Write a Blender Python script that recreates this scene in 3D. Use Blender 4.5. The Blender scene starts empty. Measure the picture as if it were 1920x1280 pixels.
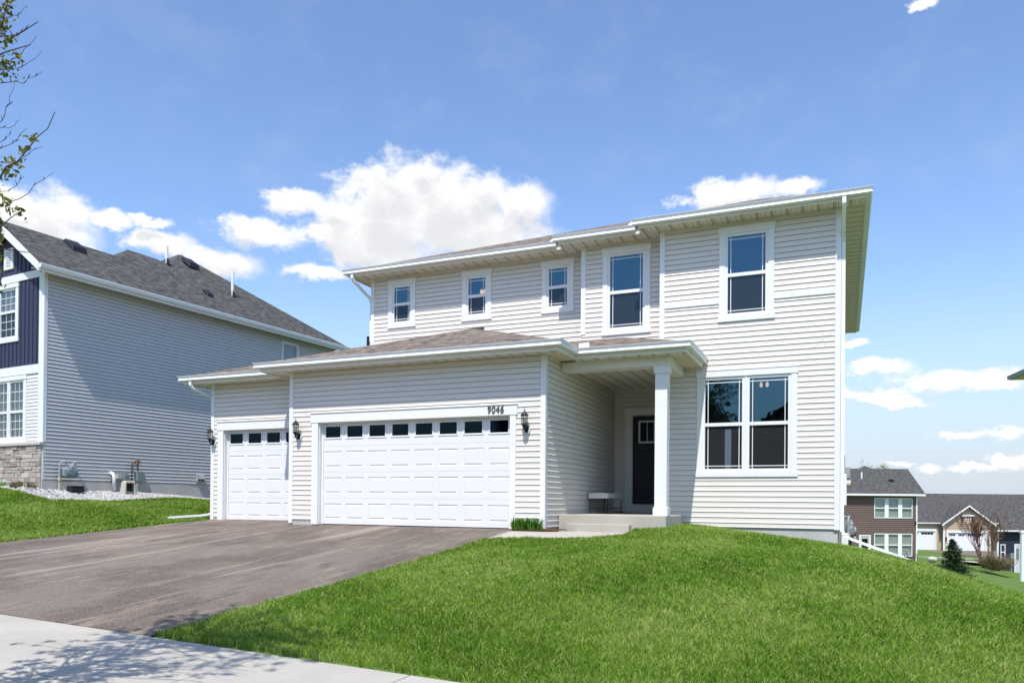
import bpy, bmesh, math, random
import numpy as np
from mathutils import Vector, Matrix
R = math.radians
random.seed(7); rng = np.random.default_rng(7)
S = bpy.context.scene
COL = S.collection

# ------------------------------------------------------------------ camera, sky, sun, exposure
YAW, PIT, ROL = R(23.43845565), R(0.32869549), R(0.50432505)
FPX, CY = 1431.342, 932.84
CAM = np.array([5.611, -14.6, 0.557])
F_ = np.array([-math.sin(YAW)*math.cos(PIT), math.cos(YAW)*math.cos(PIT), math.sin(PIT)])
R0 = np.array([math.cos(YAW), math.sin(YAW), 0.0]); U0 = np.cross(R0, F_)
CR = math.cos(ROL)*R0 + math.sin(ROL)*U0; CU = -math.sin(ROL)*R0 + math.cos(ROL)*U0
cd = bpy.data.cameras.new('camera'); cam = bpy.data.objects.new('camera', cd); COL.objects.link(cam)
cd.sensor_fit = 'HORIZONTAL'; cd.sensor_width = 36; cd.lens = FPX/1920*36
cd.shift_y = (CY-640)/1920; cd.clip_start = 0.1; cd.clip_end = 3000
cam.matrix_world = Matrix(((CR[0], CU[0], -F_[0], CAM[0]), (CR[1], CU[1], -F_[1], CAM[1]), (CR[2], CU[2], -F_[2], CAM[2]), (0, 0, 0, 1)))
S.camera = cam

SUN_DIR = Vector((0.10, -0.57, 1.0)).normalized()      # towards the sun
sl = bpy.data.lights.new('sun', 'SUN'); sl.energy = 3.2; sl.angle = R(0.53); sl.color = (1.0, 0.95, 0.88)
so = bpy.data.objects.new('sun', sl); COL.objects.link(so)
so.rotation_euler = SUN_DIR.to_track_quat('Z', 'Y').to_euler(); so.location = (0, -20, 40)
S.view_settings.view_transform = 'Standard'; S.view_settings.look = 'None'
S.view_settings.exposure = 0.78; S.view_settings.gamma = 1.0; S.view_settings.use_curve_mapping = False

# clouds: ellipses on the sky (azimuth, elevation, half width, half height in degrees), broken up by noise
CLOUDS = [(-32.39,21.31,4.10,2.58),(-28.83,20.80,4.76,2.80),(-33.15,19.35,5.83,2.47),(-34.30,17.86,2.71,1.43),(-25.84,21.93,2.20,1.31),(-23.03,21.28,2.41,1.47),(-26.02,19.65,5.19,2.14),(-30.04,23.15,1.39,0.74),(-39.27,20.65,2.23,0.91),(-36.3,20.36,1.6,0.8),(-37.37,18.69,2.3,0.62),(-41.81,18.27,2.60,0.89),(-55.20,16.99,3.2,2.2),(-56.92,17.59,1.95,1.22),(-53.74,18.19,1.50,0.75),(-51.29,18.05,1.41,0.45),(-48.88,18.20,1.24,0.39),(-48.37,16.95,2.31,0.80),(-44.98,16.19,3.12,0.96),(-37.72,16.11,2.26,0.65),(-9.10,21.22,2.07,0.88),(-6.50,21.33,2.57,0.87),(-3.26,21.32,1.77,0.52),(4.83,30.35,0.9,0.33),(1.92,9.23,2.29,0.60),(5.73,8.20,2.9,0.62),(8.98,8.10,1.9,0.60),(1.93,7.45,2.1,0.50),(3.55,6.94,1.91,0.35),(6.95,4.60,1.6,0.33),(9.4,4.65,1.2,0.36),(7.4,2.4,2.2,0.32),(3.2,2.9,1.3,0.2),(0.7,10.84,0.9,0.28),(9.85,2.99,1.26,0.73)]
W = bpy.data.worlds.new('World'); S.world = W; W.use_nodes = True
def nd(nt, t, **kw):
    n = nt.nodes.new(t)
    for k, v in kw.items(): setattr(n, k, v)
    return n
def world_nodes():
    nt = W.node_tree; nt.nodes.clear(); L = nt.links.new
    out = nd(nt, 'ShaderNodeOutputWorld'); bg = nd(nt, 'ShaderNodeBackground'); bg.inputs['Strength'].default_value = 0.12
    sky = nd(nt, 'ShaderNodeTexSky', sky_type='NISHITA', sun_disc=False)
    sky.sun_elevation = math.asin(SUN_DIR.z); sky.sun_rotation = math.atan2(SUN_DIR.x, SUN_DIR.y)
    sky.air_density = 1.0; sky.dust_density = 0.6; sky.ozone_density = 2.0
    tc = nd(nt, 'ShaderNodeTexCoord'); nm = nd(nt, 'ShaderNodeVectorMath', operation='NORMALIZE'); L(tc.outputs['Generated'], nm.inputs[0])
    sp = nd(nt, 'ShaderNodeSeparateXYZ'); L(nm.outputs[0], sp.inputs[0])
    def mth(op, a, b=None, c=None, clamp=False):
        m = nd(nt, 'ShaderNodeMath', operation=op); m.use_clamp = clamp
        for i, v in enumerate((a, b, c)):
            if v is None: continue
            if isinstance(v, (int, float)): m.inputs[i].default_value = v
            else: L(v, m.inputs[i])
        return m.outputs[0]
    az = mth('MULTIPLY', mth('ARCTAN2', sp.outputs[0], sp.outputs[1]), 180/math.pi)
    el = mth('MULTIPLY', mth('ARCSINE', sp.outputs[2]), 180/math.pi)
    cb = nd(nt, 'ShaderNodeCombineXYZ'); L(az, cb.inputs[0]); L(el, cb.inputs[1])
    def noise(scale, detail, rough, off=0.0):
        n = nd(nt, 'ShaderNodeTexNoise'); n.inputs['Scale'].default_value = scale; n.inputs['Detail'].default_value = detail; n.inputs['Roughness'].default_value = rough
        mp = nd(nt, 'ShaderNodeMapping'); mp.inputs['Location'].default_value = (off, off, 0); mp.inputs['Scale'].default_value = (1, 1.35, 1)
        L(cb.outputs[0], mp.inputs[0]); L(mp.outputs[0], n.inputs['Vector']); return n
    n1 = noise(0.45, 8, 0.62); n2 = noise(0.16, 6, 0.6, 31.0)
    wv = nd(nt, 'ShaderNodeVectorMath', operation='SUBTRACT'); L(n1.outputs['Color'], wv.inputs[0]); wv.inputs[1].default_value = (0.5, 0.5, 0.5)
    ws = nd(nt, 'ShaderNodeVectorMath', operation='MULTIPLY'); L(wv.outputs[0], ws.inputs[0]); ws.inputs[1].default_value = (3.2, 2.0, 0)
    wc = nd(nt, 'ShaderNodeVectorMath', operation='ADD'); L(cb.outputs[0], wc.inputs[0]); L(ws.outputs[0], wc.inputs[1])
    def cover(lift):
      best = None
      for (a, e, ra, re) in CLOUDS:
        s = nd(nt, 'ShaderNodeVectorMath', operation='SUBTRACT'); L(wc.outputs[0], s.inputs[0]); s.inputs[1].default_value = (a, e-lift, 0)
        m = nd(nt, 'ShaderNodeVectorMath', operation='MULTIPLY'); L(s.outputs[0], m.inputs[0]); m.inputs[1].default_value = (1/ra, 1/re, 0)
        ln = nd(nt, 'ShaderNodeVectorMath', operation='LENGTH'); L(m.outputs[0], ln.inputs[0])
        v = mth('SUBTRACT', 1.0, ln.outputs['Value'])
        best = v if best is None else mth('SMOOTH_MAX', best, v, 0.25)
      return best
    best = cover(0.0); above = cover(1.0)
    f = mth('ADD', best, mth('MULTIPLY', mth('SUBTRACT', n1.outputs['Fac'], 0.5), 2.1))
    mr = nd(nt, 'ShaderNodeMapRange', interpolation_type='SMOOTHSTEP'); L(f, mr.inputs['Value']); mr.inputs['From Min'].default_value = -0.32; mr.inputs['From Max'].default_value = 0.48
    # thin high haze
    hz = nd(nt, 'ShaderNodeMapRange', interpolation_type='SMOOTHSTEP'); L(n2.outputs['Fac'], hz.inputs['Value']); hz.inputs['From Min'].default_value = 0.45; hz.inputs['From Max'].default_value = 0.8; hz.inputs['To Max'].default_value = 0.16
    hor = nd(nt, 'ShaderNodeMapRange', interpolation_type='SMOOTHSTEP'); L(el, hor.inputs['Value']); hor.inputs['From Min'].default_value = 17.0; hor.inputs['From Max'].default_value = -0.5; hor.inputs['To Max'].default_value = 0.96
    base = nd(nt, 'ShaderNodeMixRGB'); L(mth('MAXIMUM', hz.outputs[0], hor.outputs[0]), base.inputs[0]); 
    base.inputs[2].default_value = (3.15, 3.55, 4.0, 1)
    g = nd(nt, 'ShaderNodeMixRGB', blend_type='MULTIPLY'); g.inputs[0].default_value = 1.0; L(sky.outputs[0], g.inputs[1]); g.inputs[2].default_value = (0.95, 1.02, 1.14, 1)
    L(g.outputs[0], base.inputs[1])
    n3 = noise(0.30, 5, 0.55, 11.0)
    sh = nd(nt, 'ShaderNodeMapRange', interpolation_type='SMOOTHSTEP'); L(mth('ADD', mth('ADD', mth('MULTIPLY', above, 0.55), mth('MULTIPLY', n3.outputs['Fac'], 0.9)), mth('MULTIPLY', mth('SUBTRACT', n1.outputs['Fac'], 0.5), 0.5)), sh.inputs['Value']); sh.inputs['From Min'].default_value = 0.42; sh.inputs['From Max'].default_value = 0.95
    cc = nd(nt, 'ShaderNodeMixRGB'); L(sh.outputs[0], cc.inputs[0]); cc.inputs[1].default_value = (5.3, 5.3, 5.28, 1); cc.inputs[2].default_value = (4.0, 4.05, 4.2, 1)
    fin = nd(nt, 'ShaderNodeMixRGB'); L(mr.outputs[0], fin.inputs[0]); L(base.outputs[0], fin.inputs[1]); L(cc.outputs[0], fin.inputs[2])
    L(fin.outputs[0], bg.inputs['Color']); L(bg.outputs[0], out.inputs['Surface'])
world_nodes()

# ------------------------------------------------------------------ materials
MATS = {}
def mat(name, color, rough=0.6, spec=0.3, var=0.06, vscale=3.0, bump=0.0, bscale=40.0, metal=0.0, emit=None, color2=None, stretch=(1, 1, 1), tint=None, trans=0.0):
    """principled material: base colour broken up by two noises; tint = list of (pos, colour) ramp driven by the 'tint' attribute"""
    m = bpy.data.materials.new(name); m.use_nodes = True; nt = m.node_tree; L = nt.links.new
    b = nt.nodes['Principled BSDF']; b.inputs['Roughness'].default_value = rough; b.inputs['Specular IOR Level'].default_value = spec; b.inputs['Metallic'].default_value = metal
    tc = nd(nt, 'ShaderNodeTexCoord'); mp = nd(nt, 'ShaderNodeMapping'); mp.inputs['Scale'].default_value = stretch; L(tc.outputs['Object'], mp.inputs[0])
    n = nd(nt, 'ShaderNodeTexNoise'); n.inputs['Scale'].default_value = vscale; n.inputs['Detail'].default_value = 6; n.inputs['Roughness'].default_value = 0.65; L(mp.outputs[0], n.inputs['Vector'])
    mx = nd(nt, 'ShaderNodeMixRGB'); 
    rp = nd(nt, 'ShaderNodeValToRGB'); rp.color_ramp.elements[0].position = 0.3; rp.color_ramp.elements[1].position = 0.7; L(n.outputs['Fac'], rp.inputs[0]); L(rp.outputs[0], mx.inputs[0])
    c2 = color2 or tuple(max(0, c*(1-2*var)) for c in color)
    mx.inputs[1].default_value = (*color, 1); mx.inputs[2].default_value = (*c2, 1)
    last = mx.outputs[0]
    if tint:
        at = nd(nt, 'ShaderNodeAttribute', attribute_name='tint'); cr = nd(nt, 'ShaderNodeValToRGB'); L(at.outputs['Fac'], cr.inputs[0])
        el = cr.color_ramp.elements
        while len(el) < len(tint): el.new(0.5)
        for e_, (p, c) in zip(el, tint): e_.position = p; e_.color = (*c, 1)
        mm = nd(nt, 'ShaderNodeMixRGB', blend_type='MULTIPLY'); mm.inputs[0].default_value = 1.0; L(cr.outputs[0], mm.inputs[1]); L(last, mm.inputs[2]); last = mm.outputs[0]
    L(last, b.inputs['Base Color'])
    if bump:
        n2 = nd(nt, 'ShaderNodeTexNoise'); n2.inputs['Scale'].default_value = bscale; n2.inputs['Detail'].default_value = 4; L(tc.outputs['Object'], n2.inputs['Vector'])
        bp = nd(nt, 'ShaderNodeBump'); bp.inputs['Strength'].default_value = bump; bp.inputs['Distance'].default_value = 0.02; L(n2.outputs['Fac'], bp.inputs['Height']); L(bp.outputs[0], b.inputs['Normal'])
    if emit: b.inputs['Emission Color'].default_value = (*emit[0], 1); b.inputs['Emission Strength'].default_value = emit[1]
    if trans:
        o = nt.nodes['Material Output']; tr = nd(nt, 'ShaderNodeBsdfTranslucent'); L(last, tr.inputs['Color']); ms = nd(nt, 'ShaderNodeMixShader'); ms.inputs[0].default_value = trans
        L(b.outputs[0], ms.inputs[1]); L(tr.outputs[0], ms.inputs[2]); L(ms.outputs[0], o.inputs['Surface'])
    MATS[name] = m; return m
def shingle(name, c1, c2, c3, rowh=0.14):
    m = bpy.data.materials.new(name); m.use_nodes = True; nt = m.node_tree; L = nt.links.new
    b = nt.nodes['Principled BSDF']; b.inputs['Roughness'].default_value = 0.9; b.inputs['Specular IOR Level'].default_value = 0.15
    uv = nd(nt, 'ShaderNodeUVMap')
    br = nd(nt, 'ShaderNodeTexBrick'); br.offset = 0.37; br.offset_frequency = 2; br.squash = 0.7; br.squash_frequency = 3
    for k, v in (('Scale', 1.0), ('Mortar Size', 0.006), ('Brick Width', 0.27), ('Row Height', rowh), ('Bias', 0.0), ('Mortar Smooth', 0.3)): br.inputs[k].default_value = v
    br.inputs['Color1'].default_value = (*c1, 1); br.inputs['Color2'].default_value = (*c2, 1); br.inputs['Mortar'].default_value = (*(c*0.35 for c in c2), 1)  # dark joints double as the painted shadow line of each shingle row
    L(uv.outputs[0], br.inputs['Vector'])
    mp = nd(nt, 'ShaderNodeMapping'); mp.inputs['Scale'].default_value = (2.2, 6.5, 1); L(uv.outputs[0], mp.inputs[0])
    n = nd(nt, 'ShaderNodeTexNoise'); n.inputs['Scale'].default_value = 1.6; n.inputs['Detail'].default_value = 5; L(mp.outputs[0], n.inputs['Vector'])
    rp = nd(nt, 'ShaderNodeValToRGB'); rp.color_ramp.elements[0].position = 0.42; rp.color_ramp.elements[1].position = 0.68; L(n.outputs['Fac'], rp.inputs[0])
    mx = nd(nt, 'ShaderNodeMixRGB'); L(rp.outputs[0], mx.inputs[0]); L(br.outputs['Color'], mx.inputs[1]); mx.inputs[2].default_value = (*c3, 1)
    mf = nd(nt, 'ShaderNodeMath', operation='MULTIPLY'); L(rp.outputs[0], mf.inputs[0]); mf.inputs[1].default_value = 0.7; L(mf.outputs[0], mx.inputs[0])
    g = nd(nt, 'ShaderNodeTexNoise'); g.inputs['Scale'].default_value = 60; g.inputs['Detail'].default_value = 3; L(uv.outputs[0], g.inputs['Vector'])
    gm = nd(nt, 'ShaderNodeMixRGB', blend_type='OVERLAY'); gm.inputs[0].default_value = 0.5; L(mx.outputs[0], gm.inputs[1]); L(g.outputs['Fac'], gm.inputs[2])
    mp2 = nd(nt, 'ShaderNodeMapping'); mp2.inputs['Scale'].default_value = (3.0, 5.5, 1); mp2.inputs['Location'].default_value = (7, 3, 0); L(uv.outputs[0], mp2.inputs[0])
    n2 = nd(nt, 'ShaderNodeTexNoise'); n2.inputs['Scale'].default_value = 1.3; n2.inputs['Detail'].default_value = 4; L(mp2.outputs[0], n2.inputs['Vector'])
    r2 = nd(nt, 'ShaderNodeMapRange', interpolation_type='SMOOTHSTEP'); r2.inputs['From Min'].default_value = .53; r2.inputs['From Max'].default_value = .62; r2.inputs['To Max'].default_value = .75; L(n2.outputs['Fac'], r2.inputs['Value'])
    g2 = nd(nt, 'ShaderNodeMixRGB'); L(r2.outputs[0], g2.inputs[0]); L(gm.outputs[0], g2.inputs[1]); g2.inputs[2].default_value = (*(k*.7 for k in c2), 1)
    L(g2.outputs[0], b.inputs['Base Color'])
    bp = nd(nt, 'ShaderNodeBump'); bp.inputs['Strength'].default_value = 0.8; bp.inputs['Distance'].default_value = 0.012; bp.invert = True; L(br.outputs['Fac'], bp.inputs['Height']); L(bp.outputs[0], b.inputs['Normal'])
    MATS[name] = m; return m
def soffit_mat(name, c, axis):
    """vinyl soffit: grooves every 0.1 m, every third panel perforated and darker"""
    m = bpy.data.materials.new(name); m.use_nodes = True; nt = m.node_tree; L = nt.links.new
    b = nt.nodes['Principled BSDF']; b.inputs['Roughness'].default_value = 0.55
    tc = nd(nt, 'ShaderNodeTexCoord'); sp = nd(nt, 'ShaderNodeSeparateXYZ'); L(tc.outputs['Object'], sp.inputs[0]); s = sp.outputs[axis]
    def M(op, a, bb):
        n = nd(nt, 'ShaderNodeMath', operation=op)
        for i, v in enumerate((a, bb)):
            if isinstance(v, (int, float)): n.inputs[i].default_value = v
            else: L(v, n.inputs[i])
        return n.outputs[0]
    fr = M('FRACT', M('MULTIPLY', M('ADD', s, 50.0), 1/0.102), 0.0)
    line = M('LESS_THAN', fr, 0.10)
    vent = M('LESS_THAN', M('FRACT', M('MULTIPLY', M('ADD', s, 50.0), 1/0.306), 0.0), 0.22)
    mx = nd(nt, 'ShaderNodeMixRGB'); mx.inputs[1].default_value = (*c, 1); mx.inputs[2].default_value = (*(k*0.62 for k in c), 1); L(vent, mx.inputs[0])
    m2 = nd(nt, 'ShaderNodeMixRGB'); L(line, m2.inputs[0]); L(mx.outputs[0], m2.inputs[1]); m2.inputs[2].default_value = (*(k*0.45 for k in c), 1)
    L(m2.outputs[0], b.inputs['Base Color']); MATS[name] = m; return m
def glass_mat(name, tint, refl, rough=0.02, screen=0.0, gcol=(0.40, 0.80, 1.0)):
    """window glass: reflects the street side sky, lets the dim room behind show through; screen = insect mesh in front"""
    m = bpy.data.materials.new(name); m.use_nodes = True; nt = m.node_tree; L = nt.links.new; o = nt.nodes['Material Output']
    nt.nodes.remove(nt.nodes['Principled BSDF'])
    tr = nd(nt, 'ShaderNodeBsdfTransparent'); tr.inputs['Color'].default_value = (*tint, 1)
    gl = nd(nt, 'ShaderNodeBsdfGlossy'); gl.inputs['Roughness'].default_value = rough; gl.inputs['Color'].default_value = (*gcol, 1)
    tc = nd(nt, 'ShaderNodeTexCoord'); n = nd(nt, 'ShaderNodeTexNoise'); n.inputs['Scale'].default_value = 2.5; L(tc.outputs['Object'], n.inputs['Vector'])
    bp = nd(nt, 'ShaderNodeBump'); bp.inputs['Strength'].default_value = 0.03; bp.inputs['Distance'].default_value = 0.05; L(n.outputs['Fac'], bp.inputs['Height']); L(bp.outputs[0], gl.inputs['Normal'])
    fr = nd(nt, 'ShaderNodeLayerWeight'); fr.inputs['Blend'].default_value = 0.5     # same from both sides, so daylight gets in
    pw = nd(nt, 'ShaderNodeMath', operation='POWER'); L(fr.outputs['Facing'], pw.inputs[0]); pw.inputs[1].default_value = 4.0
    ad = nd(nt, 'ShaderNodeMath', operation='MULTIPLY_ADD'); ad.inputs[1].default_value = 0.8; ad.inputs[2].default_value = refl+0.055; ad.use_clamp = True; L(pw.outputs[0], ad.inputs[0])
    ms = nd(nt, 'ShaderNodeMixShader'); L(ad.outputs[0], ms.inputs[0]); L(tr.outputs[0], ms.inputs[1]); L(gl.outputs[0], ms.inputs[2]); last = ms.outputs[0]
    if screen:
        df = nd(nt, 'ShaderNodeBsdfDiffuse'); df.inputs['Color'].default_value = (0.05, 0.05, 0.055, 1); m2 = nd(nt, 'ShaderNodeMixShader'); m2.inputs[0].default_value = screen
        L(last, m2.inputs[1]); L(df.outputs[0], m2.inputs[2]); last = m2.outputs[0]
    L(last, o.inputs['Surface']); MATS[name] = m; return m

SIDING = mat('siding_vinyl', (0.715, 0.675, 0.622), 0.5, 0.3, 0.02, 1.2, bump=0.04, bscale=25)
TRIM = mat('trim_white', (0.77, 0.77, 0.765), 0.45, 0.35, 0.015, 2.0)
GUTTER = mat('gutter_white', (0.84, 0.85, 0.85), 0.35, 0.45, 0.03, 1.5)
FASCIA = mat('fascia_white', (0.76, 0.73, 0.66), 0.5, 0.3, 0.02, 2.0)
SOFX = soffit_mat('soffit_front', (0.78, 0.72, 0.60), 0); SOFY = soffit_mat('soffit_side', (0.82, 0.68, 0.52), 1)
DOORW = mat('garage_door_white', (0.73, 0.73, 0.745), 0.4, 0.35, 0.01, 1.0)
ROOFB = shingle('shingle_brown', (0.235, 0.19, 0.155), (0.075, 0.062, 0.055), (0.33, 0.275, 0.23))
ROOFG = shingle('shingle_charcoal', (0.100, 0.098, 0.094), (0.048, 0.047, 0.046), (0.150, 0.147, 0.140))
CONC = mat('concrete', (0.455, 0.428, 0.372), 0.9, 0.08, 0.09, 1.1, bump=0.25, bscale=90)
CONCB = mat('concrete_block', (0.50, 0.49, 0.45), 0.9, 0.2, 0.10, 9.0, bump=0.4, bscale=60)
PARGE = mat('parged_foundation', (0.50, 0.49, 0.48), 0.85, 0.2, 0.10, 2.0, bump=0.3, bscale=30)
NAVYDOOR = mat('front_door_navy', (0.012, 0.012, 0.03), 0.45, 0.4, 0.05, 3)
BLACK = mat('black_metal', (0.012, 0.012, 0.014), 0.4, 0.5, 0.1, 8)
GALV = mat('galvanised', (0.42, 0.45, 0.47), 0.45, 0.5, 0.10, 8, metal=0.3)
GREY = mat('utility_grey', (0.20, 0.25, 0.265), 0.5, 0.4, 0.08, 8)
BEIGE = mat('utility_beige', (0.52, 0.49, 0.42), 0.6, 0.3, 0.08, 6)
ORANGE = mat('valve_brass', (0.55, 0.33, 0.10), 0.5, 0.4, 0.1, 12)
REDP = mat('red_tag', (0.6, 0.05, 0.06), 0.5, 0.3)
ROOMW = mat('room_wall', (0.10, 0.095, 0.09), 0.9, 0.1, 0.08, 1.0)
GLASS = glass_mat('window_glass', (0.24, 0.28, 0.32), 0.085)
SCREEN = glass_mat('window_glass_screened', (0.38, 0.38, 0.40), 0.03, 0.05, screen=0.45)
GGLASS = glass_mat('garage_glass', (0.06, 0.06, 0.07), -0.035, 0.06)
CUSHION = mat('cushion_cream', (0.80, 0.77, 0.70), 0.9, 0.1, 0.04, 12, bump=0.3, bscale=160)
NAVYBB = mat('navy_board_and_batten', (0.040, 0.045, 0.088), 0.5, 0.3, 0.06, 2.0)
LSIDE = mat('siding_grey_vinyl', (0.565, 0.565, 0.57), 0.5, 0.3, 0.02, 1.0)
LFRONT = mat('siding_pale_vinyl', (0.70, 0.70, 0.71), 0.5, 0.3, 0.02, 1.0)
STONE = mat('ledge_stone', (1, 1, 1), 0.9, 0.15, 0.14, 14, bump=0.6, bscale=30, tint=[(0, (0.34, 0.28, 0.24)), (0.3, (0.52, 0.48, 0.43)), (0.55, (0.46, 0.37, 0.31)), (0.8, (0.60, 0.57, 0.53)), (1, (0.42, 0.40, 0.38))])
BLIND = mat('window_blind', (0.60, 0.585, 0.54), 0.7, 0.2, 0.05, 4)
BROWNS = mat('siding_brown', (0.150, 0.103, 0.088), 0.55, 0.3, 0.04, 2)
TANS = mat('siding_tan', (0.47, 0.37, 0.26), 0.6, 0.3, 0.04, 2)
NAVYS = mat('siding_dark_navy', (0.022, 0.028, 0.042), 0.55, 0.3, 0.04, 2)
ASPH = None
BARK = mat('bark', (0.14, 0.11, 0.095), 0.9, 0.1, 0.2, 20)
BARKR = mat('reddish_twigs', (0.16, 0.085, 0.06), 0.9, 0.1, 0.2, 20)
LEAFY = mat('spring_leaf', (1, 1, 1), 0.6, 0.2, 0.1, 9, tint=[(0, (0.10, 0.13, 0.02)), (0.5, (0.22, 0.24, 0.04)), (1, (0.32, 0.30, 0.06))], trans=0.35)
BUD = mat('redbud_leaf', (1, 1, 1), 0.7, 0.2, 0.1, 9, tint=[(0, (0.17, 0.075, 0.05)), (1, (0.34, 0.20, 0.14))], trans=0.2)
NEEDLE = mat('spruce_needles', (1, 1, 1), 0.7, 0.2, 0.1, 9, tint=[(0, (0.018, 0.035, 0.016)), (0.6, (0.04, 0.075, 0.03)), (1, (0.085, 0.13, 0.05))], trans=0.1)
TWIG = mat('bush_twigs', (1, 1, 1), 0.9, 0.1, 0.1, 9, tint=[(0, (0.12, 0.085, 0.05)), (0.6, (0.24, 0.19, 0.11)), (1, (0.30, 0.27, 0.14))])
BLADE = mat('grass_blade', (1, 1, 1), 0.8, 0.06, 0.0, 1.0, tint=[(0, (0.034, 0.090, 0.008)), (0.30, (0.118, 0.250, 0.018)), (0.68, (0.270, 0.430, 0.055)), (0.86, (0.48, 0.56, 0.18)), (1, (0.60, 0.52, 0.28))], trans=0.45)
LILY = mat('daylily_blade', (1, 1, 1), 0.5, 0.3, 0.0, 1.0, tint=[(0, (0.05, 0.16, 0.015)), (1, (0.17, 0.36, 0.04))], trans=0.4)
MULCH = mat('mulch', (0.17, 0.075, 0.035), 0.95, 0.1, 0.3, 40, bump=0.8, bscale=60)
ROCK = mat('white_rock', (1, 1, 1), 0.9, 0.15, 0.05, 9, tint=[(0, (0.22, 0.21, 0.21)), (0.5, (0.42, 0.41, 0.40)), (1, (0.58, 0.57, 0.56))])
BULB = mat('lit_bulb', (1, 0.9, 0.7), 0.5, 0.3, emit=((1.0, 0.60, 0.30), 1.8))
LAMPGLASS = glass_mat('lantern_glass', (0.85, 0.86, 0.82), 0.02, 0.05, gcol=(1, 1, 1))
LGLASS = glass_mat('neighbour_glass', (0.70, 0.74, 0.74), 0.05, gcol=(0.75, 0.9, 1.0))

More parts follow.
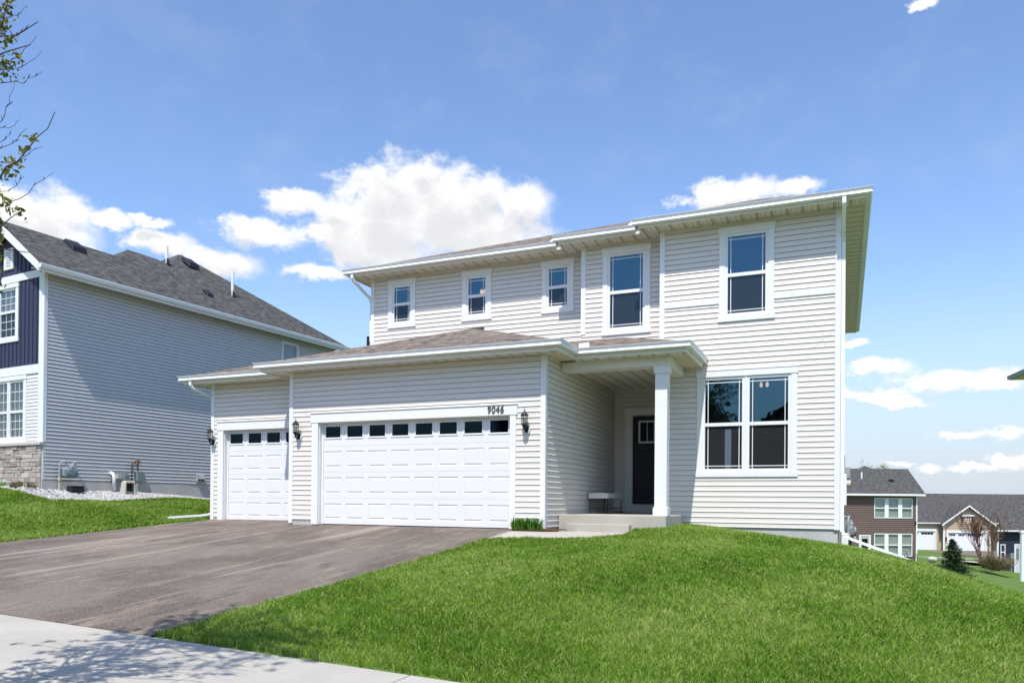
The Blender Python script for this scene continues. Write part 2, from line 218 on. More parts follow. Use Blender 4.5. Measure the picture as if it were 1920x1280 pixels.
# ------------------------------------------------------------------ mesh builder
def unit(v): v = np.asarray(v, float); return v/np.linalg.norm(v)
class MB:
    def __init__(s): s.v = []; s.f = []; s.t = []
    def add(s, vs, fs, tint=None):
        o = len(s.v); s.v.extend([tuple(map(float, p)) for p in vs]); s.f.extend([tuple(i+o for i in f) for f in fs]); s.t.extend([0.5 if tint is None else tint]*len(fs)); return s
    def hexa(s, c, tint=None):   # c: 8 corners, bottom ring then top ring
        return s.add(c, [(0, 3, 2, 1), (4, 5, 6, 7), (0, 1, 5, 4), (1, 2, 6, 5), (2, 3, 7, 6), (3, 0, 4, 7)], tint)
    def box(s, x0, x1, y0, y1, z0, z1, tint=None):
        return s.hexa([(x0, y0, z0), (x1, y0, z0), (x1, y1, z0), (x0, y1, z0), (x0, y0, z1), (x1, y0, z1), (x1, y1, z1), (x0, y1, z1)], tint)
    def fbox(s, fr, u0, u1, z0, z1, d0, d1, tint=None):
        P = fr.p
        return s.hexa([P(u0, z0, d1), P(u1, z0, d1), P(u1, z0, d0), P(u0, z0, d0), P(u0, z1, d1), P(u1, z1, d1), P(u1, z1, d0), P(u0, z1, d0)], tint)
    def quad(s, a, b, c, d, tint=None): return s.add([a, b, c, d], [(0, 1, 2, 3)], tint)
    def tube(s, pts, rad, n=8, caps=True, tint=None):
        pts = [np.asarray(p, float) for p in pts]; rad = [rad]*len(pts) if isinstance(rad, (int, float)) else rad
        vs = []; prev = None
        for i, p in enumerate(pts):
            d = pts[min(i+1, len(pts)-1)] - pts[max(i-1, 0)]; d = d/max(1e-9, np.linalg.norm(d))
            a = np.array([0, 0, 1.0]) if abs(d[2]) < 0.9 else np.array([1.0, 0, 0])
            if prev is not None: a = prev
            x = np.cross(a, d); x /= max(1e-9, np.linalg.norm(x)); y = np.cross(d, x); prev = np.cross(d, x) if False else a
            for k in range(n):
                t = 2*math.pi*k/n; vs.append(p + rad[i]*(math.cos(t)*x + math.sin(t)*y))
        fs = [(i*n+k, i*n+(k+1) % n, (i+1)*n+(k+1) % n, (i+1)*n+k) for i in range(len(pts)-1) for k in range(n)]
        if caps: fs += [tuple(reversed(range(n))), tuple(range((len(pts)-1)*n, len(pts)*n))]
        return s.add(vs, fs, tint)
    def lathe(s, c, prof, n=12, sq=1.0):
        vs = []; 
        for (r, z) in prof:
            for k in range(n): t = 2*math.pi*k/n; vs.append((c[0]+r*math.cos(t), c[1]+r*math.sin(t), c[2]+z))
        m = len(prof); fs = [(i*n+k, i*n+(k+1) % n, (i+1)*n+(k+1) % n, (i+1)*n+k) for i in range(m-1) for k in range(n)]
        fs += [tuple(reversed(range(n))), tuple(range((m-1)*n, m*n))]
        return s.add(vs, fs)
    def sweep(s, path, prof, closed=False):
        """profile (outward, z) along a level path of (x, y, z); outward is to the right of travel"""
        P = [np.asarray(p, float) for p in path]; vs = []; m = len(prof)
        for i, p in enumerate(P):
            ns = []
            for a, b in ((i-1, i), (i, i+1)):
                if 0 <= a and b < len(P): d = unit((P[b]-P[a])[:2]); ns.append(np.array([d[1], -d[0]]))
            n = ns[0] if len(ns) == 1 else (ns[0]+ns[1])/(1+ns[0]@ns[1])
            for (o, z) in prof: vs.append((p[0]+n[0]*o, p[1]+n[1]*o, p[2]+z))
        fs = [(i*m+k, (i+1)*m+k, (i+1)*m+k+1, i*m+k+1) for i in range(len(P)-1) for k in range(m-1)]
        fs += [tuple(range(m)), tuple(reversed(range((len(P)-1)*m, len(P)*m)))]
        return s.add(vs, fs)
    def build(s, name, m, parent=None, bevel=0.0, smooth=False, label=None):
        me = bpy.data.meshes.new(name); me.from_pydata(s.v, [], s.f); me.update()
        uv = me.uv_layers.new(name='UVMap'); vn = np.array(s.v); data = np.zeros((len(me.loops), 2)); 
        for p in me.polygons:
            n = np.array(p.normal)
            if abs(n[2]) > 0.995: u = np.array([1.0, 0, 0]); v = np.array([0, 1.0, 0])
            else: u = unit(np.cross([0, 0, 1.0], n)); v = np.cross(n, u)
            for li in p.loop_indices:
                q = vn[me.loops[li].vertex_index]; data[li] = (q@u, q@v)
        uv.data.foreach_set('uv', data.ravel())
        at = me.attributes.new('tint', 'FLOAT', 'FACE'); at.data.foreach_set('value', np.array(s.t, dtype=np.float32))
        me.materials.append(m if not isinstance(m, str) else MATS[m])
        if smooth: me.polygons.foreach_set('use_smooth', [True]*len(me.polygons))
        o = bpy.data.objects.new(name, me); COL.objects.link(o)
        if parent: o.parent = parent
        if bevel:
            b = o.modifiers.new('bevel', 'BEVEL'); b.width = bevel; b.segments = 2; b.limit_method = 'ANGLE'; b.angle_limit = R(40)
        if label: o['label'] = label
        return o
class Frame:
    """wall frame: u along the wall, z up, d out of the wall"""
    def __init__(s, o, u, n): s.o = np.array(o, float); s.u = unit(u); s.n = unit(n)
    def p(s, u, z, d=0.0): return s.o + s.u*u + s.n*d + np.array([0, 0, z])
def thing(name, label, cat, loc=(0, 0, 0), rz=0.0, group=None):
    o = bpy.data.objects.new(name, None); COL.objects.link(o); o.location = loc; o.rotation_euler = (0, 0, rz); o.empty_display_size = 0.3
    return tag(o, label, cat, group)
def tag(o, label, cat, group=None):
    o['label'] = label; o['category'] = cat
    if group: o['group'] = group
    return o
def kind(o, k): o['kind'] = k; return o
def dup(root, loc, rz, label):
    r = root.copy(); COL.objects.link(r); r.location = loc; r.rotation_euler = (0, 0, rz); r['label'] = label
    for ch in list(root.children):
        c = ch.copy(); COL.objects.link(c); c.parent = r
        for g in ch.children: d = g.copy(); COL.objects.link(d); d.parent = c
    return r

def siding(mb, fr, L, z0, z1, holes=(), course=0.1155, p=0.0155, zref=0.0, u0=0.0):
    """real lap siding: every course leans out to a butt edge at its foot; holes = (u0, u1, z0, z1)"""
    k0 = math.floor((z0-zref)/course+1e-6); k = k0
    while zref+k*course < z1-1e-6:
        cb = zref+k*course; ct = cb+course; a = max(cb, z0); b = min(ct, z1)
        cuts = sorted({a, b} | {h for hh in holes for h in hh[2:4] if a < h < b})
        dep = lambda z, s=1: np.interp(z-cb, [0, .36*course, course-.0111, course-.011, course], [p, .0045, .003, -.012 if s else .003, -.012])
        cuts = sorted(set(cuts) | {h for h in (cb+.36*course, ct-.0111, ct-.011) if a < h < b})
        for za, zb in zip(cuts[:-1], cuts[1:]):
            zm = (za+zb)/2; iv = [(u0, u0+L)]
            for (h0, h1, hz0, hz1) in holes:
                if hz0 < zm < hz1: iv = [q for (s, e) in iv for q in ((s, min(e, h0)), (max(s, h1), e)) if q[1]-q[0] > 1e-4]
            for (s, e) in iv:
                mb.quad(fr.p(s, za, dep(za)), fr.p(e, za, dep(za)), fr.p(e, zb, dep(zb)), fr.p(s, zb, dep(zb)))
                if abs(za-cb) < 1e-6: mb.quad(fr.p(s, za, 0.0), fr.p(e, za, 0.0), fr.p(e, za, dep(za)), fr.p(s, za, dep(za)))
        k += 1
    return mb
def corner_post(parent, x, y, sx, sy, z0, z1, m=None, w=0.09):
    """outside corner trim; sx, sy point out of the building"""
    t = 0.022; b = MB()
    b.box(min(x+sx*t, x-sx*w), max(x+sx*t, x-sx*w), min(y, y+sy*t), max(y, y+sy*t), z0, z1)
    b.box(min(x, x+sx*t), max(x, x+sx*t), min(y-sy*0.0, y-sy*w), max(y-sy*0.0, y-sy*w), z0, z1)
    return b.build('corner_trim', m or TRIM, parent, 0.003)
def hip(mb, x0, x1, y0, y1, z, p):
    w, d = x1-x0, y1-y0; h = min(w, d)/2
    if w <= d: A = (x0+w/2, y0+h, z+p*h); B = (x0+w/2, y1-h, z+p*h); q = [((x0, y0, z), (x1, y0, z), A), ((x1, y0, z), (x1, y1, z), B, A), ((x1, y1, z), (x0, y1, z), B), ((x0, y1, z), (x0, y0, z), A, B)]
    else: A = (x0+h, y0+d/2, z+p*h); B = (x1-h, y0+d/2, z+p*h); q = [((x0, y0, z), (x1, y0, z), B, A), ((x1, y0, z), (x1, y1, z), B), ((x1, y1, z), (x0, y1, z), A, B), ((x0, y1, z), (x0, y0, z), A)]
    for f in q: mb.add(f, [tuple(range(len(f)))])
    # edge thickness
    t = 0.03; c = [(x0, y0), (x1, y0), (x1, y1), (x0, y1)]
    for i in range(4):
        a, b = c[i], c[(i+1) % 4]; mb.quad((*a, z-t), (*b, z-t), (*b, z), (*a, z))
    return mb
GPROF = [(0, -.125), (.095, -.125), (.108, -.108), (.104, -.095), (.096, -.076), (.088, -.064), (.121, -.008), (.122, -.006), (.122, 0), (.112, 0), (.108, -.01), (.0, -.02)]
def gutter(parent, path): return MB().sweep(path, GPROF).build('gutter', GUTTER, parent)
def window(parent, fr, u0, u1, z0, z1, cols=1, ext=0.02, head=0.14, side=0.12, sill=0.12, frame=0.06, gap=0.16, meet=None, grille='prairie', glass=None, screen=None, room=True, blind=False, roomdepth=1.6, trim=None, label=None, lits=None):
    """trim boards, vinyl sash, two panes per column, grilles between the panes and a dim room behind; u0..z1 = outside of the trim"""
    a, b = u0+ext, u1-ext; T = MB()
    T.fbox(fr, a, a+side, z0+sill, z1-head, 0, 0.030); T.fbox(fr, b-side, b, z0+sill, z1-head, 0, 0.030)
    T.fbox(fr, u0, u1, z1-head, z1, 0, 0.040); T.fbox(fr, u0-0.008, u1+0.008, z1, z1+0.012, 0, 0.05)
    T.fbox(fr, u0, u1, z0, z0+sill, 0, 0.036)
    win = T.build('window', trim or TRIM, parent, 0.003, label=label)
    ia, ib, iz0, iz1 = a+side, b-side, z0+sill, z1-head
    meet = meet if meet else (iz0+iz1)/2
    V = MB(); cw = (ib-ia-(cols-1)*(gap-2*frame))/cols; panes = []
    for c in range(cols):
        s = ia+c*(cw+gap-2*frame); e = s+cw
        if c: V.fbox(fr, s-(gap-2*frame), s, iz0, iz1, -0.04, 0.026)
        V.fbox(fr, s, s+frame, iz0, iz1, -0.06, 0.012); V.fbox(fr, e-frame, e, iz0, iz1, -0.06, 0.012)
        V.fbox(fr, s+frame, e-frame, iz1-frame, iz1, -0.06, 0.012); V.fbox(fr, s+frame, e-frame, iz0, iz0+frame, -0.06, 0.010)
        V.fbox(fr, s+frame, e-frame, meet-0.04, meet+0.035, -0.06, 0.006)
        panes.append((s+frame, e-frame))
    V.build('sash', trim or TRIM, win, 0.002)
    for (s, e) in panes:
        up = MB().add([fr.p(s, meet+.035, -.014), fr.p(e, meet+.035, -.014), fr.p(e, iz1-frame, -.014), fr.p(s, iz1-frame, -.014)], [(0, 1, 2, 3)]).build('pane', glass or GLASS, win)
        lo = MB().add([fr.p(s, iz0+frame, -.03), fr.p(e, iz0+frame, -.03), fr.p(e, meet-.04, -.03), fr.p(s, meet-.04, -.03)], [(0, 1, 2, 3)]).build('pane', screen or SCREEN, win)
        G = MB(); w = 0.008; i_ = 0.062
        if grille == 'prairie':
            for (za, zb, zi, d) in ((meet+.035, iz1-frame, iz1-frame-i_, -.010), (iz0+frame, meet-.04, iz0+frame+i_, -.026)):
                G.fbox(fr, s+i_-w, s+i_+w, za, zb, d-.002, d); G.fbox(fr, e-i_-w, e-i_+w, za, zb, d-.002, d); G.fbox(fr, s, e, zi-w, zi+w, d-.003, d-.001)
        elif grille == 'colonial':
            for (za, zb, d) in ((meet+.035, iz1-frame, -.010), (iz0+frame, meet-.04, -.026)):
                for k in (1, 2):
                    G.fbox(fr, s+(e-s)*k/3-w, s+(e-s)*k/3+w, za, zb, d-.002, d); G.fbox(fr, s, e, za+(zb-za)*k/3-w, za+(zb-za)*k/3+w, d-.003, d-.001)
        if grille: G.build('grille', TRIM, win)
        if blind:
            Bl = MB(); zz = iz0+frame+0.01
            while zz < iz1-frame-0.02: Bl.add([fr.p(s, zz, -.09), fr.p(e, zz, -.09), fr.p(e, zz+.036, -.075), fr.p(s, zz+.036, -.075)], [(0, 1, 2, 3)]); zz += 0.045
            Bl.build('blind', BLIND, win)
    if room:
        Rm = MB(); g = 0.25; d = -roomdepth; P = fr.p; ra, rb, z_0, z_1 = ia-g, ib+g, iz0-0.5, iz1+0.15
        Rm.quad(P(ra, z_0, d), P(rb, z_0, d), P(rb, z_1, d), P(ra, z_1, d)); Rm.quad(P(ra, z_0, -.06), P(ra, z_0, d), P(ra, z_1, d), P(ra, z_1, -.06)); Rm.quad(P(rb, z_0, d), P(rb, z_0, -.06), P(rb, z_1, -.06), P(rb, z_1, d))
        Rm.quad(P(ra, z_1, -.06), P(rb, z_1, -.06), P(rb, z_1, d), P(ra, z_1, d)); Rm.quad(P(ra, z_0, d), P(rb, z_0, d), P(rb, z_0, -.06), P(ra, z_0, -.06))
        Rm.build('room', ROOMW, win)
    return win
def hole_of(w, ext=0.02, inset=0.07): return (w[0]+ext+inset, w[1]-ext-inset, w[2]+inset, w[3]-inset)

# ------------------------------------------------------------------ ground, driveway, walks, street
def zside(x): return -0.88-0.03*x                       # sidewalk level, falling to the right
CP = []
for x in (-14, -10.5, -7, -3.5, -0.9, 1.5, 4, 6, 8, 11, 15): CP += [(x, -8.85, zside(x)), (x, -10.4, zside(x)-.02), (x, -12.3, zside(x)-.07)]
CP += [(-9.9, .6, -.02), (-8, 0, -.02), (-5, -.2, -.02), (-2, -.2, -.02), (-.4, -.3, -.03), (-9.8, -4.6, -.33), (-5, -4.6, -.40), (-.7, -4.6, -.40), (-.55, -2.2, -.20),
       (.5, -1.05, -.155), (1.3, -.62, -.135), (1.75, .1, -.08), (-.5, -1.8, -.20), (2.35, .5, .02), (2.7, 2.6, .05), (3.5, 2.6, -.05), (4.5, 2.6, -.19), (5.55, 2.6, -.32),
       (1.5, -3, -.24), (3, -2, -.20), (4.5, -1, -.21), (2, -6, -.60), (5, -5, -.55), (5, -2.5, -.30), (6, 0, -.29), (7, -1, -.49), (6.59, 2.6, -.54), (7.35, 2.6, -.85), (8, -1.5, -.83), (7.56, -4, -.77), (7.1, -6.4, -1.01),
       (8.8, 2.6, -1.38), (10, -1.5, -1.25), (10, -5, -1.18), (12, 2.6, -2.2), (14, -4, -1.5), (6.6, 8, -1.3), (9, 8, -2.0), (14, 8, -2.5), (7, 15, -2.4), (10, 20, -3.1), (20, 20, -3.5), (12, 37, -3.6), (6, 30, -3.3), (22, 40, -4.4),
       (8, 55, -4.0), (11, 57, -4.1), (15.8, 55, -4.2), (17.5, 60, -4.4), (19.3, 61, -4.8), (18.6, 49.6, -5.4), (15.5, 47, -4.5), (17, 94, -5.0), (25, 97, -5.0), (15, 78, -4.7), (30, 70, -5.0), (0, 80, -4.5), (60, 90, -5.5), (-40, 80, -3),
       (-15.6, .1, .80), (-15.4, 2.2, .77), (-15.2, 4, .70), (-15, 6, .55), (-15, 9, .3), (-14.3, 1.2, .50), (-12.4, 2.9, .38), (-13.5, -1.5, .42), (-11.5, 0, .18), (-10.5, 3, .12), (-12, 6, .2), (-12, 12, -.3), (-12, 20, -1.2), (-15, -4.5, .12), (-12, -4.5, -.18), (-19, 0, .85), (-19, -5, .3), (-18, -8.5, -.3), (-24, 0, .9), (-24, -9, -.3),
       (0, 16, -1.8), (-5, 30, -2.5), (-30, 20, -.5), (-4, 5, -.1), (3, 8, -.3), (-4, 12, -.8),
       (0, -20, -1.2), (15, -20, -1.6), (-20, -20, -.8), (0, -40, -1.0), (40, -40, -2.2), (-40, -40, -.6), (40, 0, -3), (-50, 0, .6), (40, 20, -4), (150, 150, -7), (-150, 150, -5), (0, 200, -6), (150, -100, -4), (-150, -100, -1), (0, -150, -2)]
CPa = np.array(CP, float)
def tps_fit():
    p = CPa[:, :2]/10; d = np.linalg.norm(p[:, None]-p[None], axis=2); K = np.where(d > 0, d*d*np.log(d+1e-12), 0)+np.eye(len(p))*0.0015
    n = len(p); A = np.zeros((n+3, n+3)); A[:n, :n] = K; A[:n, n] = 1; A[:n, n+1:] = p; A[n, :n] = 1; A[n+1:, :n] = p.T
    return np.linalg.solve(A, np.concatenate([CPa[:, 2], [0, 0, 0]])), p
TW, TP = tps_fit()
def ground(x, y):
    x = np.atleast_1d(np.asarray(x, float)); y = np.atleast_1d(np.asarray(y, float)); out = np.empty(x.shape)
    for s in range(0, len(x), 20000):
        q = np.stack([x[s:s+20000], y[s:s+20000]], 1)/10; d = np.linalg.norm(q[:, None]-TP[None], axis=2)
        out[s:s+20000] = np.where(d > 0, d*d*np.log(d+1e-12), 0)@TW[:-3]+TW[-3]+q@TW[-2:]
    # meet the driveway and the sidewalk without a step
    sm = lambda t: (lambda k: k*k*(3-2*k))(np.clip(t, 0, 1))
    ex = np.maximum(drive_left(y)-x, x-drive_right(y)); w = 1-sm(ex/1.3); w = np.where((y < .9) & (y > -9), w, 0); out = out*(1-w)+drive_z(x, y)*w
    w = np.where(y > -8.86, 1-sm((y+8.86)/1.0), 0); return out*(1-w)+zside(x)*w
def gz(x, y): return float(ground(x, y)[0])
def drive_z(x, y):
    t = np.clip(-(y+0.05)/8.8, -0.15, 1.05); return -0.012*(t < 0) + t*(zside(x)+.012) - 0.010 - 0.10*np.sin(np.pi*np.clip(t, 0, 1))*0.25
def drive_right(y): return np.interp(-y, [0.2, 1.5, 4.5, 8.85], [-0.55, -0.62, -0.72, -0.93])
def drive_left(y): return np.interp(-y, [-0.8, 0, 4.6, 8.85], [-9.72, -9.75, -9.85, -10.4])

def make_ground():
    def axis(lo, hi, st, far, g=1.35):
        a = list(np.arange(lo, hi+1e-6, st)); s = st; x = hi
        while x < far: s *= g; x += s; a.append(x)
        s = st; x = lo
        while x > -far: s *= g; x -= s; a.insert(0, x)
        return np.array(a)
    xs = axis(-20, 13, 0.22, 900); ys = axis(-13, 10, 0.22, 900)
    X, Y = np.meshgrid(xs, ys); x, y = X.ravel(), Y.ravel()
    r = np.hypot(x, y-10); k = np.minimum(1, 190/np.maximum(r, 1)); z = ground(x*k, y*k)
    inn = (y < 0.9) & (y > -9.0) & (x > drive_left(y)+.12) & (x < drive_right(y)-.12); z = np.where(inn, np.minimum(z, drive_z(x, y))-.08, z)
    z = np.where((y < -8.95), z-.09, z)
    z = np.where((x > -.55) & (x < 1.6) & (y > np.interp(x, [-.64, 0, .6, 1.15, 1.65], [-1.4, -1.05, -.75, -.44, .15])) & (y < .8), np.minimum(z, -.26), z); z = np.where((x > -.3) & (x < 2.2) & (y > .3) & (y < 5), np.minimum(z, -.2), z)
    z = np.where((y < -12.4) & (y > -24), z-.25, z)
    z = np.where((x > -9.5) & (x < 5.2) & (y > 3), np.minimum(z, -.2), z)
    nx, ny = len(xs), len(ys); idx = np.arange(nx*ny).reshape(ny, nx)
    f = np.stack([idx[:-1, :-1].ravel(), idx[:-1, 1:].ravel(), idx[1:, 1:].ravel(), idx[1:, :-1].ravel()], 1)
    me = bpy.data.meshes.new('ground'); me.from_pydata(np.stack([x, y, z], 1).tolist(), [], f.tolist()); me.polygons.foreach_set('use_smooth', [True]*len(me.polygons))
    m = mat('turf', (0.085, 0.150, 0.030), 0.95, 0.1, color2=(0.135, 0.200, 0.050), vscale=1.3, bump=1.0, bscale=35)
    me.materials.append(m); o = bpy.data.objects.new('ground', me); COL.objects.link(o); kind(o, 'structure')
make_ground()

def asphalt():
    m = bpy.data.materials.new('asphalt'); m.use_nodes = True; nt = m.node_tree; L = nt.links.new; b = nt.nodes['Principled BSDF']; b.inputs['Roughness'].default_value = 0.95; b.inputs['Specular IOR Level'].default_value = 0.05
    tc = nd(nt, 'ShaderNodeTexCoord')
    def N(scale, st, det, rough=0.6, lo=0.4, hi=0.6, w=0.0):
        mp = nd(nt, 'ShaderNodeMapping'); mp.inputs['Scale'].default_value = st; mp.inputs['Rotation'].default_value = (0, 0, R(w)); L(tc.outputs['Object'], mp.inputs[0])
        n = nd(nt, 'ShaderNodeTexNoise'); n.inputs['Scale'].default_value = scale; n.inputs['Detail'].default_value = det; n.inputs['Roughness'].default_value = rough; n.inputs['Distortion'].default_value = 0.4; L(mp.outputs[0], n.inputs['Vector'])
        r_ = nd(nt, 'ShaderNodeMapRange', interpolation_type='SMOOTHSTEP'); r_.inputs['From Min'].default_value = lo; r_.inputs['From Max'].default_value = hi; L(n.outputs['Fac'], r_.inputs['Value']); return r_.outputs[0]
    def mix(f, a, bb, k=1.0):
        x = nd(nt, 'ShaderNodeMixRGB')
        if k != 1.0:
            q = nd(nt, 'ShaderNodeMath', operation='MULTIPLY'); q.inputs[1].default_value = k; L(f, q.inputs[0]); f = q.outputs[0]
        L(f, x.inputs[0])
        for i, v in ((1, a), (2, bb)):
            if isinstance(v, tuple): x.inputs[i].default_value = (*v, 1)
            else: L(v, x.inputs[i])
        return x.outputs[0]
    c = mix(N(0.55, (1, 1, 1), 4, 0.6, 0.38, 0.62), (0.118, 0.096, 0.080), (0.180, 0.150, 0.126))
    c = mix(N(1.5, (1.5, 0.22, 1), 9, 0.74, 0.53, 0.66, 4), c, (0.31, 0.25, 0.20), 0.75)
    c = mix(N(1.9, (1.2, 0.26, 1), 9, 0.74, 0.53, 0.66, -5), c, (0.066, 0.055, 0.052), 0.7)
    c = mix(N(3.2, (1.7, 0.24, 1), 9, 0.76, 0.55, 0.66, 1), c, (0.33, 0.275, 0.225), 0.6)
    c = mix(N(1.15, (2.6, 0.085, 1), 6, 0.62, 0.575, 0.64, 2.5), c, (0.36, 0.30, 0.245), 0.6)
    c = mix(N(1.6, (2.2, 0.12, 1), 7, 0.65, 0.585, 0.65, -3), c, (0.34, 0.285, 0.235), 0.5)
    c = mix(N(22, (1, .55, 1), 8, 0.8, 0.50, 0.68), c, (0.28, 0.235, 0.20), 0.45)
    c = mix(N(30, (1, .55, 1), 8, 0.8, 0.52, 0.68, 20), c, (0.05, 0.043, 0.04), 0.5)
    c = mix(N(60, (1, .8, 1), 3, 0.7, 0.50, 0.66), c, (0.36, 0.315, 0.28), 0.55)
    c = mix(N(75, (1, .8, 1), 3, 0.7, 0.53, 0.66), c, (0.03, 0.026, 0.025), 0.6)
    L(c, b.inputs['Base Color'])
    n = nd(nt, 'ShaderNodeTexNoise'); n.inputs['Scale'].default_value = 120; L(tc.outputs['Object'], n.inputs['Vector']); bp = nd(nt, 'ShaderNodeBump'); bp.inputs['Strength'].default_value = 0.5; bp.inputs['Distance'].default_value = 0.01; L(n.outputs['Fac'], bp.inputs['Height']); L(bp.outputs[0], b.inputs['Normal'])
    MATS['asphalt'] = m; return m
ASPH = asphalt()
def grid_sheet(name, rows, m, skirt=0.0):
    """rows of (x, y, z) points, equal length, joined into one sheet"""
    n = len(rows[0]); b = MB(); b.v = [tuple(map(float, p)) for r in rows for p in r]
    for i in range(len(rows)-1):
        for k in range(n-1): b.f.append((i*n+k, i*n+k+1, (i+1)*n+k+1, (i+1)*n+k)); b.t.append(.5)
    return kind(b.build(name, m, smooth=True), 'structure')
rows = []
for y in np.concatenate([np.linspace(-8.86, 0.0, 46), [0.4, 0.95]]):
    l, r_ = drive_left(min(y, 0.0)), drive_right(y); rr = []
    if y > 0: r_ = -0.55
    for t in np.linspace(0, 1, 40):
        x = l+(r_-l)*t+ (rng.normal(0, .012) if t in (0, 1) else 0); rr.append((x, y, float(drive_z(x, y))))
    rows.append(rr)
grid_sheet('driveway', rows, ASPH)
# sidewalk slabs with joints, driveway apron, kerb and street
b = MB()
for i in range(-16, 16):
    x0 = 0.66+1.52*i+.006; x1 = x0+1.52-.012
    if x1 < -0.85: continue
    b.hexa([(x0, -10.38, zside(x0)-.14), (x1, -10.38, zside(x1)-.14), (x1, -8.87, zside(x1)-.12), (x0, -8.87, zside(x0)-.12), (x0, -10.38, zside(x0)-.02), (x1, -10.38, zside(x1)-.02), (x1, -8.87, zside(x1)), (x0, -8.87, zside(x0))])
x0, x1, x2 = -0.856, 0.66, 1.7; b.hexa([(x0, -12.3, zside(x0)-.2), (x2, -12.3, zside(x2)-.2), (x1, -10.40, zside(x1)-.14), (x0, -10.40, zside(x0)-.14), (x0, -12.3, zside(x0)-.07), (x2, -12.3, zside(x2)-.07), (x1, -10.40, zside(x1)-.02), (x0, -10.40, zside(x0)-.02)])
kind(b.build('sidewalk', CONC, None, 0.008), 'structure')
b = MB(); 
for x0, x1 in ((-12, -9.012), (-9, -6.012), (-6, -2.932), (-2.92, -0.872)):
    b.hexa([(x0, -12.3, zside(x0)-.2), (x1, -12.3, zside(x1)-.2), (x1, -8.87, zside(x1)-.12), (x0, -8.87, zside(x0)-.12), (x0, -12.3, zside(x0)-.07), (x1, -12.3, zside(x1)-.07), (x1, -8.87, zside(x1)+.002), (x0, -8.87, zside(x0)+.002)])
kind(b.build('driveway_apron', CONC, None, 0.008), 'structure')
b = MB(); b.hexa([(-60, -12.5, .5), (60, -12.5, -3.1), (60, -12.31, -3.1), (-60, -12.31, .5), (-60, -12.5, .85), (60, -12.5, -2.75), (60, -12.31, -2.75), (-60, -12.31, .85)]); kind(b.build('kerb', CONC, None, 0.01), 'structure')
grid_sheet('street', [[(x, -22.5, zside(x)-.22) for x in np.linspace(-60, 60, 30)], [(x, -12.51, zside(x)-.24) for x in np.linspace(-60, 60, 30)]], ASPH)
# front walk and planting bed
WKX, WKY = [-.64, 0, .6, 1.15, 1.65], [-1.52, -1.17, -.87, -.56, .05]
grid_sheet('front_walk', [[(-.64, -1.52, -.152), (0, -1.17, -.135), (.6, -.87, -.12), (1.15, -.56, -.105), (1.65, .05, -.075)], [(-.60, -.9, -.085), (-.05, -.7, -.08), (.55, -.45, -.075), (1.15, -.15, -.065), (1.68, .3, -.055)], [(-.60, -.30, -.03), (-.1, -.28, -.03), (.30, -.1, -.035), (.9, .3, -.04), (1.7, .55, -.05)], [(-.59, -.285, -.03), (-.1, -.25, -.03), (.29, .2, -.035), (.6, .8, -.04), (1.72, .8, -.05)]], CONC)
grid_sheet('mulch_bed', [[(-.62, -.26, -.012), (-.2, -.27, -.005), (.10, -.2, -.005), (.28, -.02, -.01)], [(-.62, 0, 0.0), (-.2, 0, .02), (.06, .0, .02), (.28, .25, -.01)], [(-.62, .05, 0), (-.2, .05, .02), (.02, .4, .02), (.28, .82, -.01)]], MULCH)

# ------------------------------------------------------------------ the main house
H = thing('house', 'two storey off white lap sided house with two white garage doors and columned porch', 'house', (0, 0, 0))
X, Yv = (1, 0, 0), (0, 1, 0)
# garage front, left bay, porch walls, right block, upper walls
GH = (0.82+0.0, 5.73, -1, 2.375)
fr_g = Frame((-6.5, 0, 0), X, (0, -1, 0)); siding(MB(), fr_g, 6.5, 0.09, 3.60, [GH]).build('wall', SIDING, H)
fr_l = Frame((-9.75, .8, 0), X, (0, -1, 0)); LHole = (0.36, 2.84, -1, 2.375); siding(MB(), fr_l, 3.25, 0.09, 3.60, [LHole]).build('wall', SIDING, H)
fr_s = Frame((0, 0, 0), Yv, (1, 0, 0)); siding(MB(), fr_s, 5.2, 0.05, 3.60, zref=0.05-.0).build('wall', SIDING, H)
fr_e = Frame((0, 5.2, 0), X, (0, -1, 0)); siding(MB(), fr_e, 1.9, 0.33, 3.60, [(0.5, 1.42, 0.33, 2.86)]).build('wall', SIDING, H)
fr_r = Frame((1.79, 2.6, 0), X, (0, -1, 0))
w5 = (3.065-1.79, 4.253-1.79, 4.545, 6.605); w6 = (2.60-1.79, 4.732-1.79, 1.15, 3.485)
hs = [hole_of(w5), hole_of(w6), (0, 3.74, 4.953, 5.086)]
siding(MB(), fr_r, 3.74, 0.06, 6.74, hs, zref=0.06-0.02).build('wall', SIDING, H)
fr_m = Frame((-.2, 2.95, 0), X, (0, -1, 0)); w4 = (0.30+.2, 1.49+.2, 4.535, 6.60); siding(MB(), fr_m, 1.99, 4.1, 6.74, [hole_of(w4)], zref=0.04).build('wall', SIDING, H)
fr_u = Frame((-6.45, 3.3, 0), X, (0, -1, 0)); UW = [(-5.92, -5.03), (-3.645, -2.757), (-1.388, -0.509)]
uws = [(a+6.45, c+6.45, z, 6.60) for (a, c), z in zip(UW, (5.345, 5.287, 5.294))]; uws = [(a, c, 5.29, t) for a, c, z, t in uws]
siding(MB(), fr_u, 6.25, 3.9, 6.74, [hole_of(w) for w in uws], zref=0.04).build('wall', SIDING, H)
fr_R = Frame((5.53, 2.6, 0), Yv, (1, 0, 0)); siding(MB(), fr_R, 12.3, 0.04, 6.74, zref=0.04).build('wall', SIDING, H)
